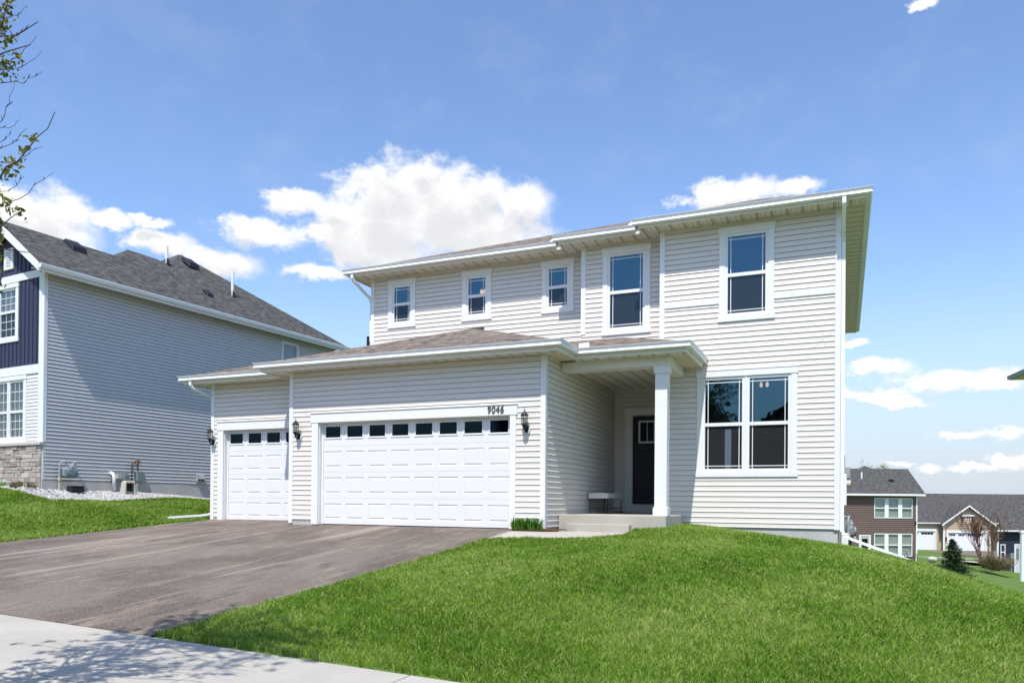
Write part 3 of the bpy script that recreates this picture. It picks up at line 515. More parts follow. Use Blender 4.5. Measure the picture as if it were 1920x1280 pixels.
for fr, L_, a, z_ in ((Frame((-9.75, 8, 0), (0, -1, 0), (-1, 0, 0)), 7.2, 0.09, 3.6), (Frame((-6.45, 14.9, 0), (0, -1, 0), (-1, 0, 0)), 11.6, -2.4, 6.74), (Frame((5.53, 14.9, 0), (-1, 0, 0), (0, 1, 0)), 11.98, -2.4, 6.74), (Frame((-6.45, 8, 0), (-1, 0, 0), (0, 1, 0)), 3.3, -.5, 3.6),
                     (Frame((-6.5, .8, 0), (0, -1, 0), (-1, 0, 0)), .8, 0.09, 3.6), (Frame((1.79, 5.2, 0), (0, -1, 0), (-1, 0, 0)), 2.6, .2, 3.6), (Frame((-.2, 3.3, 0), (0, -1, 0), (-1, 0, 0)), .35, 4.0, 6.74), (Frame((1.79, 2.95, 0), (0, -1, 0), (-1, 0, 0)), .35, 4.0, 6.74)):
    siding(MB(), fr, L_, a, z_, zref=0.04).build('wall', SIDING, H)
for x, y, sx, sy, a, z_ in ((0, 0, 1, -1, .02, 3.595), (-6.5, 0, -1, -1, .02, 3.595), (-9.75, .8, -1, -1, .02, 3.595), (5.53, 2.6, 1, -1, .04, 6.715), (1.79, 2.6, -1, -1, 4.0, 6.715), (-.2, 2.95, -1, -1, 4.6, 6.715), (-6.45, 3.3, -1, -1, 4.3, 6.715)): corner_post(H, x, y, sx, sy, a, z_)
# frieze board on the right block
for a_, c_ in ((.09, w5[0]+.02), (w5[1]-.02, 3.65)): MB().fbox(fr_r, a_, c_, 4.953, 5.086, 0, .028).build('frieze_board', TRIM, H, .003)
# J-channel strip under the soffits reads as a thin dark line
# windows
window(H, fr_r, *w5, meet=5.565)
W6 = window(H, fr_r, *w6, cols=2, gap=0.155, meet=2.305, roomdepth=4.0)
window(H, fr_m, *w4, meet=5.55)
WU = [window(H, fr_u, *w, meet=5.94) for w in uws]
# lit fittings and the far window seen through the glass
def bulbs(parent, c, n, r, dx, up=1):
    f = MB(); f.tube([(c[0], c[1], c[2]+.25*up), (c[0], c[1], c[2])], .012, 6); f.tube([(c[0]-dx, c[1], c[2]), (c[0]+dx, c[1], c[2])], .012, 6)
    g = f.build('light_fitting', BLACK, parent)
    for k in range(n):
        x = c[0]-dx+2*dx*k/(n-1); MB().lathe((x, c[1], c[2]-.09), [(.01, 0), (r*.8, .02), (r, .06), (r*.6, .10), (.02, .12)], 8).build('bulb', BULB, parent, smooth=True)
bulbs(W6, (3.86, 4.6, 3.46), 2, .038, .07)
bulbs(WU[1], (-3.33, 3.95, 6.26), 2, .05, .05)
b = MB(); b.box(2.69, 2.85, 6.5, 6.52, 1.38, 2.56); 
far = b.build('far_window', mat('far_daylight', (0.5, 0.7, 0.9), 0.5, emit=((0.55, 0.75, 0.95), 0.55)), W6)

# garage doors
def garage_door(parent, fr, u0, u1, ztop, npan, sec=0.61):
    D = MB(); d = -0.13; P = fr.p; n = 4; pw = (u1-u0)/npan; g = 0.006
    panes = []
    def q(a, b_, za, zb, da, db=None): D.quad(P(a, za, da), P(b_, za, da), P(b_, zb, da), P(a, zb, da))
    for s in range(n):
        z0 = s*sec+g/2+.012*(s == 0); z1 = (s+1)*sec-g/2; 
        pz0, pz1 = z0+.115, z1-.115
        if s == 3: pz0, pz1 = z0+.17, z1-.115
        q(u0, u1, z0, pz0, d); q(u0, u1, pz1, z1, d)
        D.quad(P(u0, z1, d), P(u1, z1, d), P(u1, z1+g, d-.012), P(u0, z1+g, d-.012)); D.quad(P(u0, z0-g, d-.012), P(u1, z0-g, d-.012), P(u1, z0, d), P(u0, z0, d))
        xs = [u0+pw*k for k in range(npan)]
        for k, x in enumerate(xs):
            a, b_ = x+.062, x+pw-.062
            q(x, a, pz0, pz1, d); q(b_, x+pw, pz0, pz1, d)
            def ring(a0, b0, c0, e0, d0, a1, b1, c1, e1, d1):
                A = [P(a0, c0, d0), P(b0, c0, d0), P(b0, e0, d0), P(a0, e0, d0)]; Bq = [P(a1, c1, d1), P(b1, c1, d1), P(b1, e1, d1), P(a1, e1, d1)]
                for i in range(4): D.quad(A[i], A[(i+1) % 4], Bq[(i+1) % 4], Bq[i])
            if s < 3:
                ring(a, b_, pz0, pz1, d, a+.018, b_-.018, pz0+.018, pz1-.018, d-.014); ring(a+.018, b_-.018, pz0+.018, pz1-.018, d-.014, a+.05, b_-.05, pz0+.05, pz1-.05, d-.001); q(a+.05, b_-.05, pz0+.05, pz1-.05, d-.001)
            else:
                ring(a-.005, b_+.005, pz0-.005, pz1+.005, d, a, b_, pz0, pz1, d+.014); ring(a, b_, pz0, pz1, d+.014, a+.03, b_-.03, pz0+.03, pz1-.03, d+.010); ring(a+.03, b_-.03, pz0+.03, pz1-.03, d+.010, a+.032, b_-.032, pz0+.032, pz1-.032, d-.012)
                panes.append((a+.032, b_-.032, pz0+.032, pz1-.032, d-.011))
    gd = D.build('garage_door', DOORW, parent)
    for (a, b_, za, zb, dd) in panes: MB().quad(P(a, za, dd), P(b_, za, dd), P(b_, zb, dd), P(a, zb, dd)).build('pane', GGLASS, gd)
    sl = MB().fbox(fr, u0, u1, -.012, .012, d-.03, d+.006); sl.build('bottom_seal', BLACK, gd)
    bk = MB().fbox(fr, u0-.3, u1+.3, -.2, 2.6, d-.9, d-.85); bk.build('interior', ROOMW, gd)
    T = MB(); o0, o1 = u0-.03, u1+.03
    T.fbox(fr, o0-.16, o0+.02, .0, ztop, -.02, .032); T.fbox(fr, o1-.02, o1+.115, .0, ztop, -.02, .032)
    T.fbox(fr, o0-.19, o1+.145, ztop, ztop+.215, -.02, .042); T.fbox(fr, o0-.20, o1+.155, ztop+.215, ztop+.232, -.02, .06)
    T.build('door_trim', TRIM, gd, .003)
    J = MB(); J.fbox(fr, o0+.02, o0+.035, 0, ztop-.001, d-.02, -.02); J.fbox(fr, o1-.035, o1-.02, 0, ztop-.001, d-.02, -.02); J.fbox(fr, o0+.0205, o1-.0205, ztop-.016, ztop-.001, d-.02, -.021); J.fbox(fr, o0+.035, o0+.075, .01, ztop-.016, d+.004, d+.02); J.fbox(fr, o1-.06, o1-.035, .01, ztop-.016, d+.004, d+.02); J.build('jamb', TRIM, gd)
    return gd
garage_door(H, fr_g, 0.84, 5.72, 2.375, 8)
garage_door(H, fr_l, 0.42, 2.86, 2.375, 4)
# house number
def text(s, size, loc, name, m, parent, extrude=.008, sx=0.82, shear=0.08):
    c = bpy.data.curves.new('text', 'FONT'); c.body = s; c.size = size; c.extrude = extrude; c.shear = shear; c.space_character = 1.12; c.offset = .0035
    t = bpy.data.objects.new('text', c); COL.objects.link(t); bpy.context.view_layer.update()
    me = bpy.data.meshes.new_from_object(t.evaluated_get(bpy.context.evaluated_depsgraph_get())); COL.objects.unlink(t); bpy.data.objects.remove(t)
    o = bpy.data.objects.new(name, me); me.materials.append(m); COL.objects.link(o); o.parent = parent; o.location = loc; o.rotation_euler = (R(90), 0, 0); o.scale = (sx, 1, 1); return o
text('9046', 0.215, (-1.285, -0.052, 2.425), 'house_number', mat('number_bronze', (0.10, 0.095, 0.085), 0.5, 0.4), H)

# foundation
def boxes(name, m, parent, lst, bevel=0):
    for q in lst: MB().box(*q).build(name, m, parent, bevel)
boxes('foundation', CONCB, H, [(-6.495, -5.86, .008, .35, -.4, .10), (-.62, -.005, .008, .3, -.4, .10), (-9.745, -9.55, .806, 1.1, -.4, .10)])
boxes('foundation', PARGE, H, [(-.3, -.008, .3, 5, -.5, .06), (2.3, 5.515, 2.625, 3.0, -1.2, .09), (5.2, 5.515, 3.0, 14.8, -3.2, .09), (-9.74, -9.5, 1.1, 7.9, -.6, .10)])
# porch slab with a step, column, beams
b = MB(); b.box(.022, 2.33, .80, 5.19, -.35, .305); b.build('porch_slab', CONC, H, .012)
b = MB(); b.box(.26, 1.62, .60, .797, -.3, .120); b.build('porch_step', CONC, H, .012)
b = MB(); b.box(2.055, 2.305, .95, 1.20, .47, 3.23); col_ = b.build('column', TRIM, H, .004)
b = MB(); b.box(2.03, 2.33, .925, 1.225, .306, .475); b.build('base', TRIM, col_, .004)
b = MB(); b.box(2.03, 2.33, .925, 1.225, 3.225, 3.384); b.build('capital', TRIM, col_, .004)
b = MB(); b.box(.018, 2.335, .92, 1.30, 3.386, 3.575); b.box(2.0, 2.335, 1.3, 2.585, 3.386, 3.575); b.build('beam', FASCIA, H, .004)
# soffits
boxes('soffit', SOFX, H, [(-7.05, .42, -.43, .0, 3.60, 3.62), (-10.3, -7.05, .37, .8, 3.60, 3.62), (.36, 2.735, .62, .93, 3.575, 3.598), (0.0, 2.0, 1.30, 5.2, 3.56, 3.58)])
boxes('soffit', SOFY, H, [(.0, .42, .0, .93, 3.599, 3.619), (2.335, 2.735, .93, 2.59, 3.575, 3.598), (-7.05, -6.5, 0, 1, 3.598, 3.618), (-10.3, -9.75, .8, 8, 3.598, 3.618)])
boxes('soffit', SOFX, H, [(-6.9, -.64, 2.80, 3.3, 6.72, 6.74), (-.64, 1.39, 2.45, 2.95, 6.722, 6.742), (1.39, 6.0, 2.12, 2.6, 6.724, 6.744), (-.64, -.2, 2.95, 3.3, 6.7225, 6.7425), (1.39, 1.79, 2.6, 2.95, 6.7245, 6.7445)])
boxes('soffit', SOFY, H, [(5.53, 6.0, 2.6, 15.3, 6.7235, 6.7435), (-6.9, -6.45, 3.3, 15.3, 6.7195, 6.7395)])
# fascias
def fascia(path, z0, z1): return MB().sweep(path, [(0, z0), (0, z1), (-.02, z1), (-.02, z0), (0, z0)]).build('fascia', FASCIA, H)
fascia([(-7.06, 1.2, 0), (-7.06, -.435, 0), (.425, -.435, 0), (.425, .615, 0), (2.74, .615, 0), (2.74, 2.6, 0)], 3.57, 3.765)
fascia([(-10.31, 8, 0), (-10.31, .365, 0), (-7.06, .365, 0)], 3.57, 3.765)
fascia([(-6.905, 15.3, 0), (-6.905, 2.795, 0), (-.645, 2.795, 0), (-.645, 2.445, 0), (1.385, 2.445, 0), (1.385, 2.115, 0), (6.005, 2.115, 0), (6.005, 15.3, 0)], 6.69, 6.86)
# roofs
rf = MB(); hip(rf, -7.10, .455, -.475, 10.2, 3.768, .352); hip(rf, -10.35, -3.9, .325, 8.4, 3.766, .352); r1 = rf.build('roof', ROOFB, H)
pr = MB(); A = (.87, 2.96, 4.47); e = 3.767
pr.add([(-1.0, .575, e), (2.78, .575, e), A, (-1.6, 2.96, 4.47)], [(0, 1, 2, 3)]); pr.add([(2.78, .575, e), (2.78, 2.62, e), (1.70, 2.62, e+1.08*.353), (1.70, 2.96, e+1.08*.353), A], [(0, 1, 2, 3, 4)])
pr.quad((.4, .575, e-.03), (2.78, .575, e-.03), (2.78, .575, e), (.4, .575, e)); pr.quad((2.78, .575, e-.03), (2.78, 2.6, e-.03), (2.78, 2.6, e), (2.78, .575, e)); pr.build('roof', ROOFB, H)
ur = MB(); hip(ur, -6.95, 6.05, 2.75, 15.35, 6.862, .417); hip(ur, -.69, 6.045, 2.40, 15.3, 6.862, .417); hip(ur, 1.34, 6.04, 2.07, 15.25, 6.862, .417); r2 = ur.build('roof', ROOFB, H)
fl = MB(); fl.tube([(-3.32, 3.285, 5.075), (-2.98, 3.285, 5.075)], .03, 6); fl.build('flashing', mat('flashing', (0.10, 0.085, 0.075), .6), r1)
MB().tube([(-6.63, 3.4, 4.9), (-6.63, 3.4, 5.16)], .045, 8).build('vent_pipe', BLACK, r1)
# gutters
gutter(H, [(-7.06, .25, 3.775), (-7.06, -.435, 3.775), (.425, -.435, 3.775), (.425, .615, 3.775), (2.74, .615, 3.775), (2.74, 2.58, 3.775)])
gutter(H, [(-10.31, 8, 3.772), (-10.31, .365, 3.772), (-7.1, .365, 3.772)])
gutter(H, [(-6.905, 15.3, 6.87), (-6.905, 2.795, 6.87), (-.80, 2.795, 6.87)])
gutter(H, [(-.75, 2.445, 6.87), (1.24, 2.445, 6.87)])
gutter(H, [(1.27, 2.115, 6.87), (6.005, 2.115, 6.87), (6.005, 15.3, 6.87)])
b = MB()
for x, y in ((1.17, 2.47), (-.86, 2.82)): MB().hexa([(x-.12, y-.1, 6.875), (x+.10, y-.1, 6.875), (x+.10, y+.16, 6.92), (x-.12, y+.16, 6.92), (x-.05, y-.02, 6.98), (x+.10, y-.02, 6.98), (x+.10, y+.16, 6.985), (x-.05, y+.16, 6.985)]).build('splash_guard', TRIM, H, .002)
MB().hexa([(.50, .64, 3.775), (.74, .60, 3.775), (.74, .68, 3.80), (.52, .72, 3.80), (.50, .64, 3.90), (.74, .60, 3.90), (.74, .62, 3.90), (.52, .66, 3.90)]).build('splash_guard', TRIM, H, .002)
pass
# downspouts: rectangular pipe swept through points
def spout(parent, pts, w=.075, d=.055, name='downspout', side=(1, 0, 0)):
    b = MB(); P = [np.array(p, float) for p in pts]; s = unit(side); vs = []
    for i, p in enumerate(P):
        dirs = [unit(P[j+1]-P[j]) for j in (i-1, i) if 0 <= j < len(P)-1]; t = unit(sum(dirs)); n = unit(np.cross(t, s)); k = 1/max(.5, dirs[0]@t)
        for a, c in ((-1, -1), (1, -1), (1, 1), (-1, 1)): vs.append(p+s*a*w/2+n*c*d/2*k)
    fs = [(i*4+k, i*4+(k+1) % 4, (i+1)*4+(k+1) % 4, (i+1)*4+k) for i in range(len(P)-1) for k in range(4)]+[(3, 2, 1, 0), tuple(len(P)*4-4+k for k in range(4))]
    return b.add(vs, fs).build(name, GUTTER, parent, .004)
ds = spout(H, [(5.60, 2.05, 6.75), (5.60, 2.05, 6.62), (5.60, 2.12, 6.53), (5.595, 2.62, 6.12), (5.595, 2.67, 6.02), (5.595, 2.67, .10), (5.60, 2.66, .0)])
spout(ds, [(5.595, 2.67, .06), (5.64, 2.66, -.06), (5.76, 2.65, -.14), (6.86, 2.6, -.545)], name='downspout_extension', side=(0, 1, 0))
ds = spout(H, [(-6.72, 2.74, 6.75), (-6.72, 2.74, 6.64), (-6.70, 2.80, 6.55), (-6.52, 3.30, 6.2), (-6.52, 3.38, 6.1), (-6.52, 3.38, 5.0)])
ds = spout(H, [(-10.02, .31, 3.66), (-10.02, .31, 3.54), (-10.0, .37, 3.46), (-9.83, .84, 3.26), (-9.82, .9, 3.18), (-9.82, .9, .12), (-9.86, .88, .03)])
spout(ds, [(-9.82, .9, .20), (-9.88, .82, .16), (-9.98, .70, .135), (-10.46, .02, .075)], name='downspout_extension', side=(.82, -.57, 0))
# front door
b = MB(); b.fbox(fr_e, .30, .49, .31, 2.88, 0, .03); b.fbox(fr_e, 1.42, 1.60, .31, 2.88, 0, .03); b.fbox(fr_e, .27, 1.63, 2.88, 3.07, 0, .04); b.fbox(fr_e, .49, 1.42, .31, .53, -.05, .02)
fd = MB(); fd.fbox(fr_e, .50, 1.41, .55, 2.85, -.09, -.045)
for a, c, z0, z1 in ((.60, .95, .70, 1.95), (.99, 1.31, .70, 1.95)): fd.fbox(fr_e, a, c, z0, z1, -.046, -.036)
fd = fd.build('front_door', NAVYDOOR, H, .004)
b.build('door_frame', TRIM, fd, .003)
b = MB(); b.fbox(fr_e, .64, 1.27, 2.14, 2.735, -.045, -.034); 
g = MB()
for a, c in ((.69, .865), (.885, 1.05), (1.07, 1.235)): g.fbox(fr_e, a, c, 2.19, 2.69, -.034, -.031)
wnd = b.build('door_window', FASCIA, fd, .002); g.build('pane', GGLASS, wnd)
MB().lathe((1.36, 5.12, 1.55), [(.0, -.03), (.03, -.02), (.03, .02), (0, .03)], 8).build('handle', GALV, fd)
MB().lathe((1.05, 3.1, 3.548), [(.02, 0), (.075, .001), (.085, .012), (.02, .012)], 16).build('recessed_light', TRIM, H)
# security light and hose bib on the right wall, horn vent
MB().box(5.54, 5.66, 7.0, 7.12, 1.15, 1.30).build('flood_light', BEIGE, H, .02)

# ------------------------------------------------------------------ wall lanterns
def lantern(label):
    """origin on the wall at the centre of the mounting block, facing -y"""
    t = thing('wall_lantern', label, 'lantern', group='black lanterns beside the garage doors')
    b = MB(); pts = [(.075*math.cos(a), .115*math.sin(a)) for a in [2*math.pi*k/16 for k in range(16)]]
    n = 16; b.add([(x, -.035, z) for x, z in pts]+[(x, 0.0, z) for x, z in pts], [tuple(reversed(range(n))) if False else tuple(range(n))]+[(k, k+n, (k+1) % n+n, (k+1) % n) for k in range(n)]); b.build('mounting_block', TRIM, t, .006)
    b = MB(); b.add([(x*.62, -.050, z*.66) for x, z in pts]+[(x*.68, -.036, z*.72) for x, z in pts], [tuple(range(n))]+[(k, k+n, (k+1) % n+n, (k+1) % n) for k in range(n)])
    b.tube([(0, -.045, -.01), (0, -.10, -.065), (0, -.145, -.03), (0, -.15, .05)], [.014, .013, .013, .02], 8); b.tube([(0, -.05, .02), (0, -.08, .06), (0, -.13, .05)], .008, 6); b.build('arm', BLACK, t, smooth=True)
    b = MB(); c = (0, -.15, 0); b.lathe(c, [(.006, -.06), (.014, -.03), (.022, .0), (.05, .055), (.066, .075), (.066, .085), (.02, .085)], 10)
    for k in range(6):
        a = math.pi/6+k*math.pi/3; b.tube([(c[0]+.060*math.cos(a), c[1]+.060*math.sin(a), .083), (c[0]+.066*math.cos(a), c[1]+.066*math.sin(a), .262)], .0055, 5)
    b.build('cage', BLACK, t)
    b = MB(); b.lathe(c, [(.084, .255), (.090, .262), (.088, .272), (.062, .300), (.036, .335), (.018, .352), (.012, .362), (.010, .385), (.004, .40), (.003, .455)], 12); b.build('lamp_roof', BLACK, t, smooth=False)
    b = MB(); n = 12; b.add([(c[0]+r*math.cos(2*math.pi*k/n), c[1]+r*math.sin(2*math.pi*k/n), z) for r, z in ((.056, .085), (.060, .258)) for k in range(n)], [(k, (k+1) % n, n+(k+1) % n, n+k) for k in range(n)]); b.build('lamp_glass', LAMPGLASS, t, smooth=True)
    MB().lathe((0, -.15, .10), [(.016, 0), (.016, .05), (.024, .08), (.020, .11), (.003, .13)], 8).build('bulb', mat('clear_bulb', (.8, .78, .7), .3), t, smooth=True)
    return t
l0 = lantern('black lantern on the wall strip right of the double garage door, nearest the porch'); l0.location = (-.385, -.012, 2.07)
dup(l0, (-6.21, -.012, 2.07), 0, 'black lantern on the wall strip between the two garage doors')
dup(l0, (-9.66, .788, 2.07), 0, 'black lantern at the far left corner of the single garage bay')

# ------------------------------------------------------------------ bench on the porch
t = thing('bench', 'cream upholstered bench on thin black metal legs on the front porch', 'bench', (.30, 3.42, .305))
b = MB(); bx, by = .235, .63
prof = [(-1, .36), (-1.02, .40), (-1, .455), (-.93, .485), (0, .50), (.93, .485), (1, .455), (1.02, .40), (1, .36)]
vs = [(bx*u*k2, y, z if k2 == 1 else .36+(z-.36)*k2) for (y, k2) in ((-by, .93), (-by-.015, .99), (-by+.03, 1), (by-.03, 1), (by+.015, .99), (by, .93)) for (u, z) in prof]
m_ = len(prof); b.add(vs, [(i*m_+k, i*m_+(k+1) % m_, (i+1)*m_+(k+1) % m_, (i+1)*m_+k) for i in range(5) for k in range(m_)]+[tuple(reversed(range(m_))), tuple(range(5*m_, 6*m_))]); b.build('seat', CUSHION, t, .012, smooth=False)
for x in (-.215, .215):
    for y in (-.6, .6): MB().box(x-.008, x+.008, y-.008, y+.008, 0, .38).build('leg', BLACK, t)
b = MB()
for z in (.36, .13):
    for x in (-.215, .215): b.box(x-.006, x+.006, -.595, .595, z-.007, z+.007)
    for y in (-.6, .6): b.box(-.209, .209, y-.006, y+.006, z-.0065, z+.0065)
b.build('stretcher', BLACK, t)

# ------------------------------------------------------------------ daylilies in the bed
def lily(n, r, seed):
    g = np.random.default_rng(seed); b = MB()
    for i in range(n):
        a = g.uniform(0, 2*math.pi); rr = r*math.sqrt(g.uniform())*.8; x, y = rr*math.cos(a), rr*.55*math.sin(a); h = g.uniform(.13, .27); l = g.uniform(.02, .12); da = g.uniform(0, 2*math.pi); dx, dy = math.cos(da), math.sin(da); w = g.uniform(.006, .011)
        px, py = -dy*w, dx*w; p = [(x, y, 0), (x+dx*l*.25, y+dy*l*.25, h*.55), (x+dx*l*.7, y+dy*l*.7, h*.9), (x+dx*l*1.3, y+dy*l*1.3, h*(1.0 if l < .07 else .86))]; tt = g.uniform()
        b.add([(q[0]+s*px*k, q[1]+s*py*k, q[2]) for q, k in zip(p, (1, 1, .7, .08)) for s in (-1, 1)], [(2*i_, 2*i_+1, 2*i_+3, 2*i_+2) for i_ in range(3)], tt)
    return b
for k, x in enumerate((-.55, -.40, -.25, -.11)):
    o = lily(90, .15, 50+k).build('daylily_plant', LILY); o.location = (x, -.14, .0); tag(o, 'bright green daylily clump in the mulch strip beside the double garage door', 'plant', 'daylilies by the garage corner')

# ------------------------------------------------------------------ utility gear
def gas_meter(label, loc, rz, cat='gas meter'):
    """stands on the ground against a wall whose outside is towards +x"""
    t = thing('gas_meter', label, cat, loc, rz)
    b = MB(); b.tube([(.14, -.17, -.15), (.14, -.17, .26)], .024, 8); b.tube([(.14, -.17, .26), (.14, -.17, .36)], .034, 8); b.build('riser', ORANGE if False else BEIGE, t)
    b = MB(); b.lathe((.14, -.17, .22), [(.02, 0), (.04, .03), (.04, .07), (.02, .09)], 8); b.build('valve', ORANGE, t)
    b = MB(); b.tube([(.14, -.17, .36), (.14, -.17, .72), (.15, -.15, .79), (.16, -.08, .81), (.16, -.03, .79), (.16, -.02, .66)], .024, 8); b.tube([(.16, .14, .66), (.16, .15, .79), (.15, .2, .81), (.1, .22, .80), (.02, .22, .76)], .024, 8); b.tube([(.08, .24, .80), (.08, .25, .45)], .018, 6); b.build('pipe', GALV, t)
    b = MB(); b.box(.06, .26, -.13, .22, .36, .62); b.build('meter_body', GREY, t, .05)
    b = MB(); b.tube([(.25, .03, .50), (.29, .03, .50)], .10, 14); b.tube([(.28, .03, .50), (.30, .03, .50)], .07, 14); b.build('diaphragm_cover', GREY, t)
    b = MB(); b.box(.10, .24, .05, .17, .62, .70); b.tube([(.16, .12, .70), (.16, .12, .74)], .06, 10); b.build('regulator', GALV, t, .01)
    return t
gas_meter('grey gas meter with bent pipes on the grey neighbouring house wall', (-15.59+.0+.02, .23, 0), 0) if False else None
LHA = R(-5); LHO = (-15.59, .23, 0)
def lh(x, y, z=0): c, s = math.cos(LHA), math.sin(LHA); return (LHO[0]+x*c-y*s, LHO[1]+x*s+y*c, z)
t = gas_meter('grey gas meter with bent pipes against the grey sided wall on the left', lh(.02, .58, .80), LHA); t.scale = (1.25, 1.25, 1.02)
t = gas_meter('gas meter seen edge on at the right corner of the white house', (5.56, 7.2, -.75), 0)
t.scale = (1.25, 1.25, 1.25)
t = thing('electric_meter', 'grey electric meter box on the far right wall of the white house', 'meter box', (5.56, 5.4, .55))
MB().box(0, .13, -.15, .15, 0, .75).build('box', TRIM, t, .01); b = MB(); b.tube([(.13, 0, .52), (.22, 0, .52)], .085, 14); b.build('meter_glass', BEIGE, t); b = MB(); b.tube([(.06, 0, .75), (.06, 0, 1.2)], .035, 8); b.tube([(.06, 0, 0), (.06, 0, -1.2)], .03, 8); b.build('conduit', GALV, t)
t = thing('wall_vent', 'grey metal vent hood high on the right wall beside the meters', 'vent', (5.56, 6.2, 1.22)); 
MB().box(0, .20, -.12, .12, 0, .30).build('hood', GALV, t, .015); MB().box(.18, .215, -.11, .11, .02, .26).build('cage', GALV, t); MB().box(-.02, .03, -.16, .16, -.05, .35).build('plate', GREY, t)
t = thing('utility_cabinet', 'white utility cover at the base of the right wall above the grass', 'utility box', (5.56, 4.6, -.75)); MB().box(.02, .17, -.13, .13, 0, .62).build('body', TRIM, t, .02); MB().box(.015, .18, -.14, .14, .62, .66).build('cover', TRIM, t, .01)
t = thing('hose_bib', 'small hose tap with looped hose end on the right wall', 'tap', (5.56, 6.2, -.25)); b = MB(); b.tube([(0, 0, 0), (.22, 0, .05), (.34, 0, 0), (.36, 0, -.12)], .02, 8); b.build('spout', BEIGE, t); MB().lathe((.27, 0, .03), [(.01, 0), (.05, .02), (.05, .04), (.01, .05)], 8).build('wheel', BLACK, t)
t = thing('meter_cover', 'dark plastic cover and red tag under the gas meter on the right', 'utility box', (5.56, 6.9, -.55)); MB().hexa([(.02, -.12, 0), (.28, -.12, 0), (.28, .12, 0), (.02, .12, 0), (.06, -.12, .33), (.24, -.12, .33), (.24, .12, .33), (.06, .12, .33)]).build('cover', BLACK, t, .02); MB().box(.25, .29, -.16, -.14, .38, .43).build('tag', REDP, t)
# left wall row
t = thing('utility_pedestal', 'grey cable pedestal with an open front on the white rocks', 'pedestal', lh(.55, 2.32, .58), LHA); b = MB()
for (x0, x1, y0, y1) in ((-.13, .12, -.22, -.16), (-.13, .12, .16, .22), (-.16, -.12, -.22, .22)): b.hexa([(x0, y0, 0), (x1, y0, 0), (x1, y1, 0), (x0, y1, 0), (x0*.75, y0*.75, .50), (x1*.75, y0*.75, .50), (x1*.75, y1*.75, .50), (x0*.75, y1*.75, .50)])
b.hexa([(-.10, -.17, .47), (.10, -.17, .47), (.10, .17, .47), (-.10, .17, .47), (-.08, -.14, .54), (.08, -.14, .54), (.08, .14, .54), (-.08, .14, .54)]); b.build('shell', BEIGE, t, .01)
MB().box(-.09, .04, -.13, .13, .02, .22).build('base', CONCB, t, .01); b = MB()
for k in range(7): b.tube([(.0+.01*k, -.1+.03*k, .2), (.03, -.09+.03*k, .3+.02*(k % 3)), (.0, -.1+.032*k, .44)], .012, 5)
b.build('wires', BLACK, t)
t = thing('meter_box', 'pale grey electric meter box right of the cable pedestal', 'meter box', lh(.02, 3.02, 1.12), LHA); MB().box(0, .16, -.13, .13, 0, .30).build('box', GREY, t, .01); b = MB(); b.tube([(.08, -.08, 0), (.08, -.08, -.5)], .025, 8); b.tube([(.07, -.12, .2), (.07, -.22, .26), (.07, -.25, .62)], .018, 6); b.build('conduit', GALV, t)
t = thing('service_panel', 'small grey boxes on a backing board behind the cable pedestal', 'meter box', lh(.02, 2.1, 1.12), LHA); MB().box(0, .03, -.05, .55, 0, .26).build('board', GALV, t, .005); MB().box(.03, .12, .12, .30, .06, .20).build('box', BEIGE, t, .01); MB().box(.03, .10, .38, .5, .02, .2).build('box', GREY, t, .01)
t = thing('vent_pipe', 'white plastic elbow pipe left of the small grey boxes', 'pipe', lh(.02, 2.02, .80), LHA); b = MB(); b.tube([(.18, .05, 0), (.18, .05, .42), (.16, .03, .52), (.08, 0, .56), (0, 0, .56)], .055, 10); b.build('pipe', TRIM, t, smooth=True)
t = thing('conduit_bend', 'black conduit rising to a brown junction on the grey wall', 'pipe', lh(.05, 2.72, 1.05), LHA); b = MB(); b.tube([(.08, 0, -.1), (.08, 0, .62), (.07, .06, .68), (.05, .22, .70), (.05, .24, .3)], .018, 6); b.build('pipe', BLACK, t); MB().box(.02, .12, .14, .26, .62, .76).build('junction', mat('junction_brown', (.24, .14, .09), .6), t, .01)
t = thing('valve_box', 'flat black box on the white rocks below the gas meter', 'utility box', lh(.36, .74, .76), LHA); MB().hexa([(-.14, -.20, 0), (.16, -.20, 0), (.16, .20, 0), (-.14, .20, 0), (-.12, -.18, .14), (.13, -.18, .14), (.13, .18, .14), (-.12, .18, .14)]).build('base', BLACK, t, .01); MB().box(-.13, .14, -.19, .19, .14, .165).build('lid', BLACK, t, .005)

# ------------------------------------------------------------------ neighbouring house on the left
LH = thing('house', 'tall grey sided house on the left with navy gable and stone base', 'house', LHO, LHA)
fr = Frame((0, 0, 0), Yv, (1, 0, 0)); wl = (9.22, 10.14, 5.3, 6.86)
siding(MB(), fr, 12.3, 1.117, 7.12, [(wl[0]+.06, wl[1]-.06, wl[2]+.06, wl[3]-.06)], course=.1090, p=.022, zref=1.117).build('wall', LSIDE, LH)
ff = Frame((-4.0, 0, 0), X, (0, -1, 0))
siding(MB(), ff, 3.76, 2.17, 4.2, [(.5, 3.05, 2.3, 4.05)], course=.1016, p=.014, zref=1.117).build('wall', LFRONT, LH)
